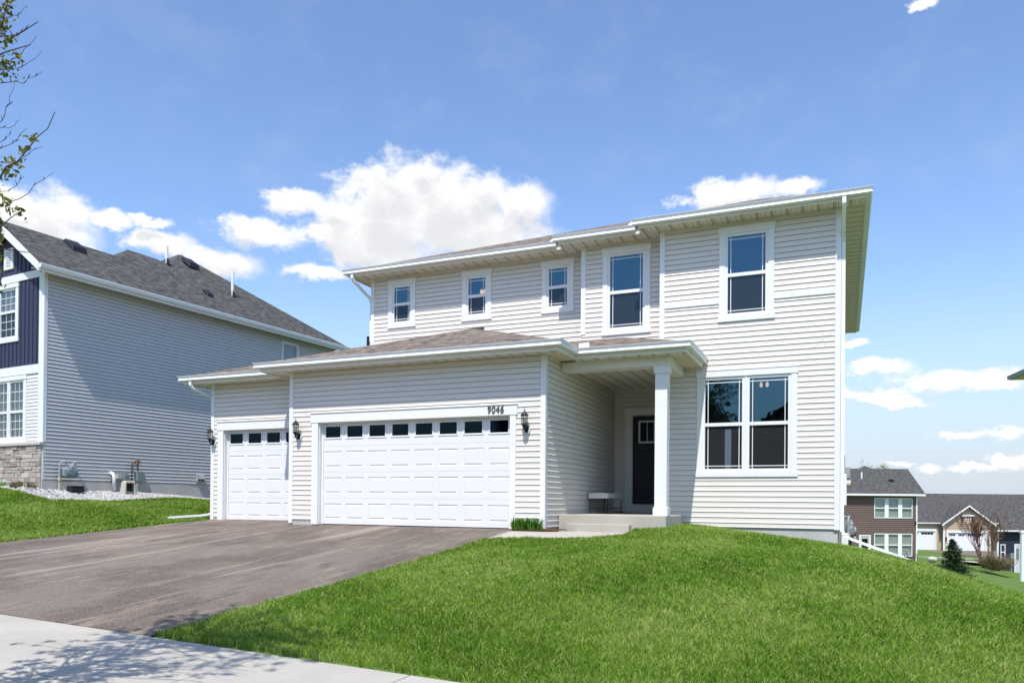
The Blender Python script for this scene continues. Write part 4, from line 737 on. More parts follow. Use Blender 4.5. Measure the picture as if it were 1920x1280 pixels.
# board and batten with the gable above
b = MB(); P = ff.p; uw = (1.52, 2.71, 5.21, 6.97)
for (a, c, z0, z1) in ((0, 1.6, 4.45, 7.0), (2.63, 3.9, 4.45, 7.0), (1.6, 2.63, 4.45, 5.28), (1.6, 2.63, 6.9, 7.0)): b.quad(P(a, z0), P(c, z0), P(c, z1), P(a, z1))
b.add([P(0, 7.0), P(4.0, 7.0), P(4.0, 7.12), P(2.17, 8.46), P(0, 7.0+.01)], [(0, 1, 2, 3, 4)])
u = .12
while u < 3.85:
    top = min(7.1+(u)*.72, 7.1+(4.0-u)*.72) if True else 7
    for (z0, z1) in (((4.45, 5.21), (6.97, 7.0)) if 1.5 < u < 2.72 else ((4.45, 7.0),)): b.fbox(ff, u-.02, u+.02, z0, z1, 0, .018)
    if not (1.83 < u < 2.5): b.fbox(ff, u-.02, u+.02, 7.2, max(7.21, top-.1), 0, .018)
    u += .205
b.build('wall', NAVYBB, LH)
for z0, z1 in ((4.19, 4.45), (6.98, 7.2)): MB().fbox(ff, 0, 3.78, z0, z1, 0, .03).build('trim_band', TRIM, LH, .003)
MB().box(-.235, .022, -.03, .0, 2.18, 7.11).build('corner_trim', TRIM, LH, .003); MB().box(.0, .022, .0005, .075, 2.18, 7.08).build('corner_trim', TRIM, LH, .003)
MB().box(-.07, .014, -.014, .07, 1.10, 2.18).build('corner_trim', LSIDE, LH)
b = MB(); b.fbox(ff, 1.925, 2.41, 7.40, 8.03, 0, .04); lv = b.build('gable_vent', TRIM, LH, .004); b = MB()
for k in range(6): b.fbox(ff, 2.05, 2.28, 7.50+k*.075, 7.53+k*.075, .041, .043)
b.build('slat', GALV, lv)
window(LH, ff, *uw, meet=6.13, grille='colonial', glass=LGLASS, blind=True, room=True, roomdepth=.6)
window(LH, ff, .43, 3.17, 2.19, 4.19, cols=3, meet=3.12, grille='colonial', glass=LGLASS, screen=LGLASS, blind=True, roomdepth=.6)
window(LH, fr, *wl, ext=.0, head=.05, side=.05, sill=.05, frame=.05, meet=6.0, grille=None, glass=LGLASS, blind=True, roomdepth=.6)
# stone base
b = MB(); g = np.random.default_rng(3); z = .70
while z < 2.06:
    h = min(g.uniform(.07, .17), 2.085-z); x = -4.0
    while x < -.05:
        w = min(g.uniform(.14, .42), -.03-x); d = g.uniform(.05, .085)
        if h > .12 and g.uniform() < .3:
            for zz, hh in ((z, h*.5), (z+h*.5, h*.5)): b.box(x+.006, x+w-.006, -d-g.uniform(0, .02), 0, zz+.005, zz+hh-.005, g.uniform())
        else: b.box(x+.006, x+w-.006, -d, 0, z+.005, z+h-.005, g.uniform())
        x += w
    z += h
b.build('stone_veneer', STONE, LH, .008)
MB().box(-4.02, -.025, -.035, .0, .5, 2.09).build('mortar', CONCB, LH)
MB().box(-4.05, .03, -.12, .0, 2.09, 2.18).build('stone_ledge', mat('ledge_cap', (.55, .50, .46), .85, .2, .08, 6), LH, .01)
# foundation with wavy drainage sheet
b = MB(); n = 60
for i in range(n):
    y0, y1 = 12.3*i/n, 12.3*(i+1)/n; f_ = lambda y: 1.06+.018*math.sin(y*7)+.012*math.sin(y*3.1+1)-(max(0, y-4.9)*.22 if y < 6.4 else .33); d_ = lambda y: .012+.010*math.sin(y*9+.5)
    b.quad((.03+d_(y0), y0, -.2), (.03+d_(y1), y1, -.2), (.012, y1, f_(y1)), (.012, y0, f_(y0)))
b.build('foundation', PARGE, LH); MB().box(-4, .005, -.02, 12.3, -.5, 1.115).build('foundation', PARGE, LH)
b = MB(); b.box(.014, .12, 5.24, 5.26, 1.18, 1.44); b.box(.014, .12, 5.5, 5.52, 1.18, 1.44); b.hexa([(.014, 5.24, 1.40), (.06, 5.24, 1.40), (.06, 5.52, 1.40), (.014, 5.52, 1.40), (.014, 5.24, 1.45), (.06, 5.24, 1.45), (.06, 5.52, 1.45), (.014, 5.52, 1.45)]); b.hexa([(.06, 5.24, 1.44), (.14, 5.24, 1.27), (.14, 5.52, 1.27), (.06, 5.52, 1.44), (.062, 5.24, 1.45), (.145, 5.24, 1.28), (.145, 5.52, 1.28), (.062, 5.52, 1.45)]); b.build('dryer_vent', GALV, LH)
# roofs share the right-hand plane
pz = 7.165; s = .72
def gable_y(mb, x0, x1, y0, y1, z, p, t=.05):
    xm = (x0+x1)/2; h = (x1-x0)/2*p
    mb.quad((x1, y0, z), (x1, y1, z), (xm, y1, z+h), (xm, y0, z+h)); mb.quad((x0, y1, z), (x0, y0, z), (xm, y0, z+h), (xm, y1, z+h)); mb.quad((x1, y0, z-t), (x1, y1, z-t), (x1, y1, z), (x1, y0, z))
    return xm, z+h
rb = MB(); xm, zr = gable_y(rb, -4.11, .45, -.42, 6, pz, s); hip(rb, -9.05, .446, 3.05, 12.75, pz, .70); hip(rb, -6.15, .448, 1.25, 9, pz, .71); lr = rb.build('roof', ROOFG, LH)
b = MB()
for sx in (1, -1):   # rake boards
    P0 = (xm+sx*2.28, pz-.02); P1 = (xm, zr-.02); y0, y1 = -.45, -.415
    b.hexa([(P0[0], y0, P0[1]-.20), (P1[0], y0, P1[1]-.24), (P1[0], y1, P1[1]-.24), (P0[0], y1, P0[1]-.20), (P0[0], y0, P0[1]+.02), (P1[0], y0, P1[1]+.03), (P1[0], y1, P1[1]+.03), (P0[0], y1, P0[1]+.02)])
b.build('rake_board', TRIM, LH, .003)
b = MB()
for sx in (1, -1): b.quad((xm+sx*2.26, -.42, pz-.16), (xm+sx*2.26, .0, pz-.16), (xm, .0, zr-.21), (xm, -.42, zr-.21))
b.build('soffit', SOFY, LH)
b = MB(); b.box(.005, .42, -.40, 12.7, 7.085, 7.10); b.build('soffit', SOFY, LH)
MB().box(.42, .445, -.45, 12.75, 6.96, 7.16).build('fascia', TRIM, LH, .003)
MB().sweep([(.447, -.43, 7.165), (.447, 12.7, 7.165)], [(0, -.12), (.07, -.12), (.10, -.03), (.10, 0), (.09, 0), (.0, -.02)]).build('gutter', GUTTER, LH)
rz_ = lambda x: pz+(.45-x)*s
for x, y, h in ((-2.72, 6.05, .62), (-1.52, 8.1, .9)):
    b = MB(); b.tube([(x, y, rz_(x)-.1), (x, y, rz_(x)+h)], .055, 10); v = b.build('vent_pipe', TRIM, lr); MB().lathe((x, y, rz_(x)-.08), [(.14, 0), (.10, .12), (.065, .2), (.06, .22)], 10).build('boot', BLACK, v)
for x, y, k in ((-1.42, 1.75, 1.0), (-3.35, 7.6, 1.0), (-.85, 6.4, .55)):
    z = rz_(x); b = MB(); w = .26*k; b.hexa([(x-w, y-w, z+w*s+.0), (x+w, y-w, z-w*s), (x+w, y+w, z-w*s), (x-w, y+w, z+w*s), (x-w*.8, y-w*.8, z+w*s+.10), (x+w*.9, y-w*.8, z-w*s+.17*k+.02), (x+w*.9, y+w*.8, z-w*s+.17*k+.02), (x-w*.8, y+w*.8, z+w*s+.10)]); b.build('roof_vent', BLACK, lr, .01)
# rest of the house out to the left
b = MB(); b.box(-9, -4.0, 1.6, 12.3, .3, 7.1); b.build('wall', LFRONT, LH); MB().box(-3.99, -.05, 12.0, 12.28, .2, 7.1).build('wall', LSIDE, LH)

# white rocks along the left house
RBX, RBW = [-.8, 0, 2, 4, 6, 8], [1.9, 1.75, 1.35, 1.2, 1.15, 1.0]
def rocks():
    g = np.random.default_rng(11); n = 9000; t = g.uniform(-.6, 1, n)
    yl = g.uniform(-.8, 8.0, n); wid = np.interp(yl, RBX, RBW); xl = .05+wid*g.uniform(0, 1, n)
    xl = np.where(yl < 0, -3.0+(wid+3.0)*g.uniform(0, 1, n), xl)
    c, s_ = math.cos(LHA), math.sin(LHA); x = LHO[0]+xl*c-yl*s_; y = LHO[1]+xl*s_+yl*c; z = ground(x, y)
    base = np.array([(1, 0, 0), (-1, 0, 0), (0, 1, 0), (0, -1, 0), (0, 0, .8), (0, 0, -.8)]); fc = [(0, 2, 4), (2, 1, 4), (1, 3, 4), (3, 0, 4), (2, 0, 5), (1, 2, 5), (3, 1, 5), (0, 3, 5)]
    b = MB()
    for i in range(n):
        r = g.uniform(.022, .05); q = base*r*g.uniform(.7, 1.3, (6, 3)); a = g.uniform(0, 6.28); ca, sa = math.cos(a), math.sin(a)
        b.add([(x[i]+p[0]*ca-p[1]*sa, y[i]+p[0]*sa+p[1]*ca, z[i]+r*.35+p[2]) for p in q], fc, float(g.uniform()))
    return kind(b.build('white_rock_bed', ROCK), 'stuff')
rocks()
rows_ = []
for yl in np.linspace(-.85, 8, 28):
    w = float(np.interp(yl, RBX, RBW)); a = -3.0 if yl < 0 else .03
    rr = []
    for k in np.linspace(0, 1, 8): p = lh(a+(w-a)*k, yl); rr.append((p[0], p[1], gz(p[0], p[1])+.012))
    rows_.append(rr)
grid_sheet('rock_bed_base', rows_, mat('rock_bed_fines', (.36, .35, .34), .95, .1, .12, 60, bump=.6, bscale=80))
# dry perennials in front of the stone
for k, (xl, yl, dry) in enumerate(((-1.4, -.35, 0), (-.75, -.35, 0), (-.95, -.18, 1), (-.3, -.2, 1), (-.35, -.6, 1))):
    p = lh(xl, yl); bb = lily(60, .22, 70+k); o = bb.build('perennial_plant', LILY if not dry else TWIG); o.location = (p[0], p[1], gz(p[0], p[1])); o.scale = (1, 1, .75 if dry else .6)
    tag(o, ['low green leafy perennial at the foot of the stone wall, left one', 'low green leafy perennial at the foot of the stone wall, nearer the corner', 'dry tan perennial stalks against the stone wall, left clump', 'dry tan perennial stalks against the stone wall by the corner', 'small dry tan tuft alone on the white rocks'][k], 'plant', 'perennials by the stone wall')

# ------------------------------------------------------------------ houses beyond, down the hill
FA = R(23.44)
def far_local(o): c, s = math.cos(FA), math.sin(FA); return lambda x, y, z=0: (o[0]+x*c-y*s, o[1]+x*s+y*c, z)
BO = (11.225, 56.53, -4.08)
BH = thing('house', 'brown sided two storey house down the hill with charcoal roof', 'house', BO, FA)
fb = Frame((-9, 0, 0), X, (0, -1, 0))
siding(MB(), fb, 9.0, -.3, 5.45, [(5.5, 8.55, 3.65, 5.2), (5.5, 8.55, .5, 2.3)], course=.17, p=.03).build('wall', BROWNS, BH)
fbr = Frame((0, 0, 0), (0.24, 1, 0), (1, -0.24, 0)); siding(MB(), fbr, 9, -.3, 5.45, course=.16, p=.022).build('wall', BROWNS, BH)
MB().box(-.09, .02, -.04, .1, -.3, 5.43).build('corner_trim', TRIM, BH)
def far_window(parent, fr, u0, u1, z0, z1, n, mull=.32):
    T = MB(); w = (u1-u0-.12-(n-1)*mull)/n; panes = []; mid = (z0+z1)/2; q = []
    T.fbox(fr, u0, u1, z0, z0+.07, -.05, .05); T.fbox(fr, u0, u1, z1-.07, z1, -.05, .05)
    for k in range(n+1):
        a = u0 if k == 0 else u0+.06+k*w+(k-1)*mull; e_ = .06 if k in (0, n) else mull; T.fbox(fr, a, a+e_, z0+.07, z1-.07, -.05, .048)
    for k in range(n):
        a = u0+.06+k*(w+mull); T.fbox(fr, a, a+w, mid-.04, mid+.04, -.05, .03); q += [(a, a+w, z0+.07, mid-.04), (a, a+w, mid+.04, z1-.07)]
    W_ = T.build('window', TRIM, parent); P = fr.p
    for (a, e_, za, zb) in q: MB().quad(P(a, za, 0), P(e_, za, 0), P(e_, zb, 0), P(a, zb, 0)).build('pane', LGLASS, W_)
    Bl = MB(); P = fr.p; Bl.quad(P(u0, z0, -.12), P(u1, z0, -.12), P(u1, z1-.02, -.06), P(u0, z1-.02, -.06)); Bl.build('blind', BLIND, W_)
    return W_
far_window(BH, fb, 9-3.54, 9-.39, 3.59, 5.26, 3); far_window(BH, fb, 9-3.54, 9-.39, .44, 2.33, 3)
T = MB(); T.fbox(fb, 4.22, 4.34, -.2, 2.1, 0, .05); T.fbox(fb, 5.06, 5.18, -.2, 2.1, 0, .05); T.fbox(fb, 4.22, 5.18, 2.1, 2.2, 0, .05); dr = MB().fbox(fb, 4.34, 5.06, -.2, 2.1, 0, .02).build('door', mat('far_door', (.55, .57, .6), .5), BH); T.build('frame', TRIM, dr); MB().fbox(fb, 4.46, 4.94, .9, 1.9, .02, .025).build('pane', GGLASS, dr)
b = MB(); e = 5.62; b.add([(-9.5, -.45, e), (.46, -.45, e), (1.7, 4.8, 7.9), (-9.5, 4.8, 7.9)], [(0, 1, 2, 3)]); b.add([(-9.5, 9.6, e), (-9.5, 4.8, 7.9), (1.7, 4.8, 7.9), (2.9, 9.6, e)], [(0, 1, 2, 3)])
b.add([(-2.7, 6, 7.6), (-.5, 6, 7.6), (-1.6, 6, 8.22), (-1.6, 4.6, 7.9)], [(0, 1, 2), (0, 2, 3), (2, 1, 3)]); br_ = b.build('roof', ROOFG, BH)
b = MB(); b.box(-9.5, .46, -.47, -.44, 5.44, 5.60); b.build('fascia', TRIM, BH); b = MB(); b.add([(-9.5, -.44, 5.45), (.44, -.44, 5.45), (.0, 0, 5.45), (-9.5, 0, 5.45)], [(0, 1, 2, 3)]); b.add([(.44, -.44, 5.52), (1.68, 4.8, 7.8), (1.2, 4.8, 7.75), (0, 0, 5.46)], [(0, 1, 2, 3)]); b.add([(2.88, 9.6, 5.52), (1.68, 4.8, 7.8), (1.2, 4.8, 7.75), (2.4, 9.6, 5.46)], [(0, 1, 2, 3)]); b.build('soffit', SOFX, BH)
MB().tube([(-3.4, 2.6, 6.8), (-3.4, 2.6, 7.48)], .065, 8).build('vent_pipe', TRIM, br_); MB().box(-1.3, -.95, 1.9, 2.25, 6.6, 6.85).build('roof_vent', BLACK, br_)
MB().fbox(fb, 8.8, 8.9, 3.1, 3.35, .02, .12).build('wall_light', BLACK, BH)
L_ = far_local(BO); t = thing('patio_chair', 'thin black arched metal chair frame beside the brown house windows', 'chair', L_(-1.7, -1.6, -3.95), FA)
b = MB()
for x in (0, .75): b.tube([(x-.15, 0, 0), (x-.1, 0, .6), (x, 0, .8), (x+.1, 0, .6), (x+.15, 0, 0)], .025, 6)
b.build('frame', BLACK, t); b = MB(); b.tube([(-.02, 0, .42), (.77, 0, .42)], .02, 6); b.tube([(-.02, 0, .3), (.77, 0, .3)], .02, 6); b.build('seat', BLACK, t)

TO = (17.064, 93.946, -5.0)
TH = thing('house', 'tan sided house with two white garage doors and long charcoal roof', 'house', TO, FA)
ft = Frame((0, 0, 0), X, (0, -1, 0)); ft2 = Frame((-9, .7, 0), X, (0, -1, 0))
siding(MB(), ft, 5.9, 0, 3.4, [(.6, 5.24, -1, 2.26)], course=.22, p=.03).build('wall', TANS, TH)
b = MB(); z = 3.4
while z < 5.4: h = (5.5-z)/2.1*2.95; siding(b, ft, 2*h, z, z+.2199, course=.22, p=.03, u0=2.98-h, zref=3.4-.22*15); z += .22
b.build('wall', TANS, TH)
siding(MB(), ft2, 9.7, 0, 3.4, [(4.6, 8.4, -1, 2.4)], course=.22, p=.03).build('wall', TANS, TH)
MB().fbox(ft, 0, .18, 0, 3.4, .0, .05).build('corner_trim', TRIM, TH); MB().fbox(ft, 5.75, 5.92, 0, 3.4, .0, .05).build('corner_trim', TRIM, TH); MB().box(5.88, 5.9, 0, 8, 0, 3.4).build('wall', TANS, TH); MB().box(5.9, 16, 3, 8, 0, 3.4).build('wall', TANS, TH)
for fr_, a, c, zt, n in ((ft, .6, 5.24, 2.26, 4), (ft2, 4.6, 8.4, 2.4, 2)):
    D = MB(); D.fbox(fr_, a, c, 0, zt, -.1, -.05)
    for k in range(1, 4): D.fbox(fr_, a, c, zt*k/4-.01, zt*k/4+.01, -.05, -.045)
    d_ = D.build('garage_door', DOORW, TH); T = MB(); T.fbox(fr_, a-.15, a, 0, zt, 0, .05); T.fbox(fr_, c, c+.15, 0, zt, 0, .05); T.fbox(fr_, a-.15, c+.15, zt, zt+.3, 0, .06); T.build('door_trim', TRIM, d_)
    w = (c-a)/n
    for k in range(n):
        for j in range(4): MB().fbox(fr_, a+w*k+.18+j*(w-.36)/4, a+w*k+.14+(j+1)*(w-.36)/4, zt-.42, zt-.16, -.05, -.044).build('pane', GGLASS, d_)
far_window(TH, ft, 2.55, 3.45, 3.6, 4.3, 1); b = MB(); b.fbox(ft, 2.25, 2.5, 3.6, 4.25, 0, .05); b.fbox(ft, 3.5, 3.75, 3.6, 4.25, 0, .05); b.build('shutter', NAVYS, TH); MB().fbox(ft, 2.15, 3.85, 4.32, 4.5, 0, .2).build('window_hood', TRIM, TH)
b = MB(); b.add([(-10, .3, 3.5), (0.2, .3, 3.5), (3.2, 3.8, 5.75), (-10, 3.8, 5.75)], [(0, 1, 2, 3)]); b.add([(-11, 3.5, 3.5), (18, 3.5, 3.5), (18, 9.6, 7.25), (-11, 9.6, 7.25)], [(0, 1, 2, 3)]); b.add([(5.5, .8, 3.5), (18, .8, 3.5), (18, 3.6, 5.2), (3, 3.6, 5.2)], [(0, 1, 2, 3)]); b.add([(-11, 15.6, 3.5), (18, 15.6, 3.5), (18, 9.6, 7.25), (-11, 9.6, 7.25)], [(0, 1, 2, 3)])
b.add([(-.35, -.45, 3.3), (2.98, -.45, 5.68), (2.98, 6, 5.68), (-.35, 3, 3.3)], [(0, 1, 2, 3)]); b.add([(6.3, -.45, 3.3), (2.98, -.45, 5.68), (2.98, 6, 5.68), (6.3, 3, 3.3)], [(0, 1, 2, 3)]); b.build('roof', ROOFG, TH)
b = MB()
for a, c in (((-.4, 3.26), (2.98, 5.68)), ((6.35, 3.26), (2.98, 5.68))): b.hexa([(a[0], -.5, a[1]-.18), (c[0], -.5, c[1]-.2), (c[0], -.44, c[1]-.2), (a[0], -.44, a[1]-.18), (a[0], -.5, a[1]), (c[0], -.5, c[1]), (c[0], -.44, c[1]), (a[0], -.44, a[1])])
b.build('rake_board', TRIM, TH); MB().box(-10, -.2, .26, .3, 3.36, 3.48).build('gutter', TRIM, TH); MB().box(6.3, 18, .76, .8, 3.36, 3.48).build('gutter', TRIM, TH)
t = MB().fbox(ft, .28, .42, 1.2, 1.7, .02, .14).build('wall_light', BLACK, TH)
L_ = far_local(TO)
def far_sheet(name, x0, x1, y0, y1, m, up=.04, n=8):
    grid_sheet(name, [[(lambda p: (p[0], p[1], gz(p[0], p[1])+up))(L_(x0+(x1-x0)*i/n, y)) for i in range(n+1)] for y in np.linspace(y0, y1, n)], m)
far_sheet('far_driveway', -4.6, 6.2, -19, -.1, ASPH); far_sheet('far_sidewalk', -14, 24, -20.4, -19, CONC, .05, 16); far_sheet('far_street', -14, 24, -29, -23.5, CONC, .05, 16)

NO = (17.519, 60.35, -4.42)
NH = thing('house', 'dark navy sided house at the right edge with charcoal hip roof', 'house', NO, FA)
fn = Frame((0, 0, 0), X, (0, -1, 0)); siding(MB(), fn, 2.2, -1, 2.95, course=.14, p=.02).build('wall', NAVYS, NH); siding(MB(), Frame((6.3, 9, 0), (-.7, -1, 0), (-1, .7, 0)), 10.98, -1, 2.95, course=.14, p=.02).build('wall', NAVYS, NH)
MB().box(-.03, .09, -.03, .09, -1, 2.93).build('corner_trim', TRIM, NH); far_window(NH, fn, .24, .64, .5, 1.82, 1)
T = MB(); T.fbox(fn, 1.40, 1.48, -.6, 1.75, 0, .05); T.fbox(fn, 1.88, 1.96, -.6, 1.75, 0, .05); T.fbox(fn, 1.40, 1.96, 1.75, 1.85, 0, .05); d_ = MB().fbox(fn, 1.48, 1.88, -.6, 1.75, 0, .02).build('door', MATS['far_door'], NH); T.build('frame', TRIM, d_); MB().fbox(fn, 1.56, 1.80, .5, 1.5, .02, .025).build('pane', LGLASS, d_)
MB().fbox(fn, 1.02, 1.30, .6, 1.1, 0, .15).build('meter_box', GREY, NH); MB().fbox(fn, 1.1, 1.2, -.6, .6, 0, .08).build('conduit', GREY, NH)
b = MB(); e = 3.03; b.add([(-.35, -.4, e), (2.3, -.4, e), (6, 5.2, 5.6), (5.2, 5.2, 5.6)], [(0, 1, 2, 3)]); b.add([(-.35, -.4, e), (5.2, 5.2, 5.6), (6.6, 10, e)], [(0, 1, 2)]); b.add([(5.2, 5.2, 5.6), (6, 5.2, 5.6), (9, 10, e), (6.6, 10, e)], [(0, 1, 2, 3)]); b.quad((2.3, -.4, e), (9, -.4, e), (9, 5.2, 5.6), (6, 5.2, 5.6)); b.build('roof', ROOFG, NH); MB().box(2.2, 8, .3, 2.5, -1, 2.95).build('wall', NAVYS, NH)
MB().box(-.38, 2.1, -.46, -.40, 2.90, 3.02).build('gutter', TRIM, NH); MB().box(2.105, 9, -.46, -.40, 2.90, 3.02).build('gutter', TRIM, NH)
t = thing('utility_box', 'small green utility box on the grass by the brown house corner', 'utility box', far_local(BO)(.5, -4.0, gz(*far_local(BO)(.5, -4.0)[:2])), FA); MB().box(-.22, .22, -.22, .22, 0, .55).build('body', mat('utility_green', (.22, .30, .24), .6), t, .03); MB().box(-.24, .24, -.24, .24, .5, .6).build('lid', MATS['utility_green'], t, .03)
bm = bmesh.new(); bmesh.ops.create_icosphere(bm, subdivisions=3, radius=.36)
for v in bm.verts: v.co *= 1+.14*math.sin(v.co.x*7+v.co.y*5)+.08*math.sin(v.co.z*11+v.co.x*4); v.co.z *= .75
me = bpy.data.meshes.new('boulder'); bm.to_mesh(me); bm.free(); me.materials.append(mat('boulder_stone', (.50, .46, .40), .9, .2, .12, 6, bump=.6, bscale=20)); o = bpy.data.objects.new('boulder', me); COL.objects.link(o); p = far_local(BO)(.35, -1.6); o.location = (p[0], p[1], gz(p[0], p[1])+.3); tag(o, 'pale rounded boulder at the corner of the brown house', 'rock')

# neighbouring house on the right: only its back eave corner enters the frame
RA = R(8.6); tip = np.array([11.244, 19.42, 5.48]); ro = tip[:2]+12.6*np.array([math.sin(RA), -math.cos(RA)])
RH = thing('house', 'house on the right whose grey gutter corner pokes into the sky', 'house', (ro[0], ro[1], 0), RA)
b = MB(); b.box(.55, 11, .55, 12.05, -2.8, 5.36); b.build('wall', LSIDE, RH); b = MB(); hip(b, .08, 11.5, .08, 12.52, 5.46, .42); b.build('roof', ROOFG, RH)
MB().sweep([(.12, 12.48, 5.47), (.12, .12, 5.47), (11.4, .12, 5.47)], GPROF).build('gutter', mat('gutter_grey', (.34, .37, .40), .4, .4), RH); MB().box(.12, 11.4, .12, 12.48, 5.33, 5.355).build('soffit', SOFY, RH); MB().box(.10, 11.4, 12.48, 12.5, 5.33, 5.46).build('fascia', FASCIA, RH)

pp = MB().box(-6.05, -5.86, -12.1, -11.92, -.2, 3.2).build('porch_post', TRIM, NH); MB().box(-6.12, -5.78, -12.18, -11.84, -1.6, -.2).build('pier', mat('blue_pier', (.13, .16, .21), .8), pp); MB().box(-6.1, -3, -12.14, -11.88, 3.2, 3.36).build('porch_beam', TRIM, NH)
# house and bare tree across the street (seen mirrored in the big window)
AH = thing('house', 'dark gabled house across the street mirrored in the double window', 'house', (6.8, -30, -.9), 0)
siding(MB(), Frame((7, 0, 0), (-1, 0, 0), (0, 1, 0)), 14, 0, 5.6, course=.2, p=.02).build('wall', BROWNS, AH); b = MB(); b.box(-6.9, 6.9, -10, -.1, 0, 5.5); b.add([(-7, -.05, 5.5), (7, -.05, 5.5), (0, -.05, 10.5)], [(0, 1, 2)]); b.build('wall', BROWNS, AH)
b = MB(); b.quad((-7.6, .5, 5.3), (-7.6, -10.5, 5.3), (0, -10.5, 10.9), (0, .5, 10.9)); b.quad((7.6, .5, 5.3), (7.6, -10.5, 5.3), (0, -10.5, 10.9), (0, .5, 10.9)); b.build('roof', ROOFG, AH)
for x in (-4, 3): far_window(AH, Frame((7, .02, 0), (-1, 0, 0), (0, 1, 0)), 7-x-1, 7-x+1, 3.2, 4.8, 2)

dup(AH, (-8.2, -30.6, .7), 0, 'dark gabled house mirrored in the left half of the double window')
# ------------------------------------------------------------------ trees and shrubs
def grow(mb, leaf, p, d, ln, r, depth, g, spread=.55, up=.12, leafn=0, leafs=.03, minr=.003, kids=(2, 4), n=5):
    """one branch with its children; leaves go to the list as (point, direction)"""
    p = np.array(p, float); d = unit(d); pts = [p]; rad = [r]; steps = 4
    for i in range(steps):
        d = unit(d+g.normal(0, .09, 3)+np.array([0, 0, up*.4])); p = p+d*ln/steps; pts.append(p); rad.append(max(minr, r*(1-(i+1)/steps*.62)))
    mb.tube(pts, rad, n if r > .012 else 4, caps=False)
    if depth == 0:
        leaf.append((pts[-1], d)); leaf.append((pts[2], d)); return
    for k in range(int(g.integers(kids[0], kids[1]+1))):
        t = g.uniform(.3, 1.0); i = min(steps-1, int(t*steps)); q = pts[i]+(pts[i+1]-pts[i])*(t*steps-i); a = unit(np.cross(d, g.normal(0, 1, 3))); nd_ = unit(d*math.cos(spread)+a*math.sin(spread)+np.array([0, 0, up]))
        grow(mb, leaf, q, nd_, ln*g.uniform(.5, .78), rad[i]*.62, depth-1, g, spread, up, leafn, leafs, minr, kids, n)
    grow(mb, leaf, pts[-1], d, ln*.62, rad[-1], depth-1, g, spread, up, leafn, leafs, minr, kids, n)
def leaf_cluster(mb, p, g, n, R_, s, tr=(0, 1)):
    for i in range(n):
        o = np.array(p)+g.normal(0, R_, 3); a = unit(g.normal(0, 1, 3)); c = unit(np.cross(a, g.normal(0, 1, 3))); k = s*g.uniform(.6, 1.3)
        mb.add([o-a*k, o+c*k*.55, o+a*k*1.1, o-c*k*.55], [(0, 1, 2, 3)], float(g.uniform(*tr)))
def sight(p):
    d = np.asarray(p, float)-CAM; w = d@F_; return (960+FPX*(d@CR)/w, CY-FPX*(d@CU)/w) if w > .2 else (-999, -999)
# street tree, trunk just outside the frame on the left
ST = (-.05, -11.75); sz = gz(*ST)-.05; g = np.random.default_rng(21)
T_ = thing('street_tree', 'young street tree with budding yellow green branches at the upper left edge', 'tree', (0, 0, 0))
b = MB(); lv = []; tp = [np.array([ST[0]+.03*math.sin(k), ST[1]+.03*math.cos(k*1.3), sz+k*.62]) for k in range(11)]
b.tube(tp, [.064-.0052*k for k in range(11)], 10)
for k in range(80):
    h = g.uniform(1.9, 6.1); i = min(9, int(h/.62)); q = tp[i]+(tp[i+1]-tp[i])*(h/.62-i); a = g.uniform(0, 2*math.pi); ln = (1.0-.11*abs(h-3.6))*g.uniform(.62, 1.0)
    dv = np.array([math.cos(a)*.85, math.sin(a)*.85, g.uniform(.5, 1.0)]); s_ = sight(q+unit(dv)*ln*1.5)
    if s_[0] > 22 and s_[1] > -60: continue      # the photo's tree has only a few thin twigs on this side
    grow(b, lv, q, dv, ln, .017, 1, g, spread=.6, up=.05, kids=(2, 4), minr=.0028)
for k in range(20):
    h = g.uniform(4.5, 5.9); i = min(9, int(h/.62)); q = tp[i]+(tp[i+1]-tp[i])*(h/.62-i)
    grow(b, lv, q, (1.0, g.uniform(-.5, .35), g.uniform(.25, .8)), g.uniform(.9, 1.35), .018, 1, g, spread=.6, up=.05, kids=(3, 4), minr=.0028)
# the thin budding twigs that reach into view on the right
def twig_pt(px, py, y):
    d = F_+CR*(px-960)/FPX-CU*(py-CY)/FPX; return CAM+d*((y-CAM[1])/d[1])
TW_ENDS = [((-20, 80), (21, -12), 3.4), ((6, 30), (52, 11), 1.6), ((-8, 68), (54, 46), 2.2), ((-8, 135), (69, 67), 2.2), ((-10, 136), (78, 97), 1.8), ((-8, 154), (80, 134), 1.8), ((-3, 232), (27, 151), 1.8), ((-10, 233), (38, 224), 1.6), ((-8, 280), (53, 239), 1.7), ((-14, 345), (103, 210), 3.6), ((-8, 306), (80, 275), 2.0), ((-8, 360), (46, 330), 1.7), ((-12, 388), (101, 323), 2.2), ((-6, 262), (22, 243), 1.5)]
for (s0, s1, w_) in TW_ENDS:
    y_ = g.uniform(-11.8, -11.5); p0 = twig_pt(*s0, y_); p1 = twig_pt(*s1, y_+g.uniform(-.12, .12)); h = max(.3, min(5.8, p0[2]-sz-g.uniform(.35, .75))); i = min(9, int(h/.62)); q = tp[i]+(tp[i+1]-tp[i])*(h/.62-i); pts = [q, q*.45+p0*.55+np.array([0, 0, -.06])]; n_ = 7
    for k in range(n_+1): pts.append(p0+(p1-p0)*k/n_+np.array([0, 0, -.03*math.sin(math.pi*k/n_)])+g.normal(0, .007, 3)*(0 < k < n_))
    r_ = w_*.00135; b.tube(pts, [r_*2.2, r_*1.5]+[r_*(1.15-.75*k/n_) for k in range(n_+1)], 5, caps=False)
    for k in range(3, len(pts)-1):
        if g.uniform() < .6: dd = unit(pts[k+1]-pts[k]+g.normal(0, .5, 3)*.05); b.tube([pts[k], pts[k]+dd*.02+np.array([0, 0, .012])], [.0032, .0012], 4, caps=False)
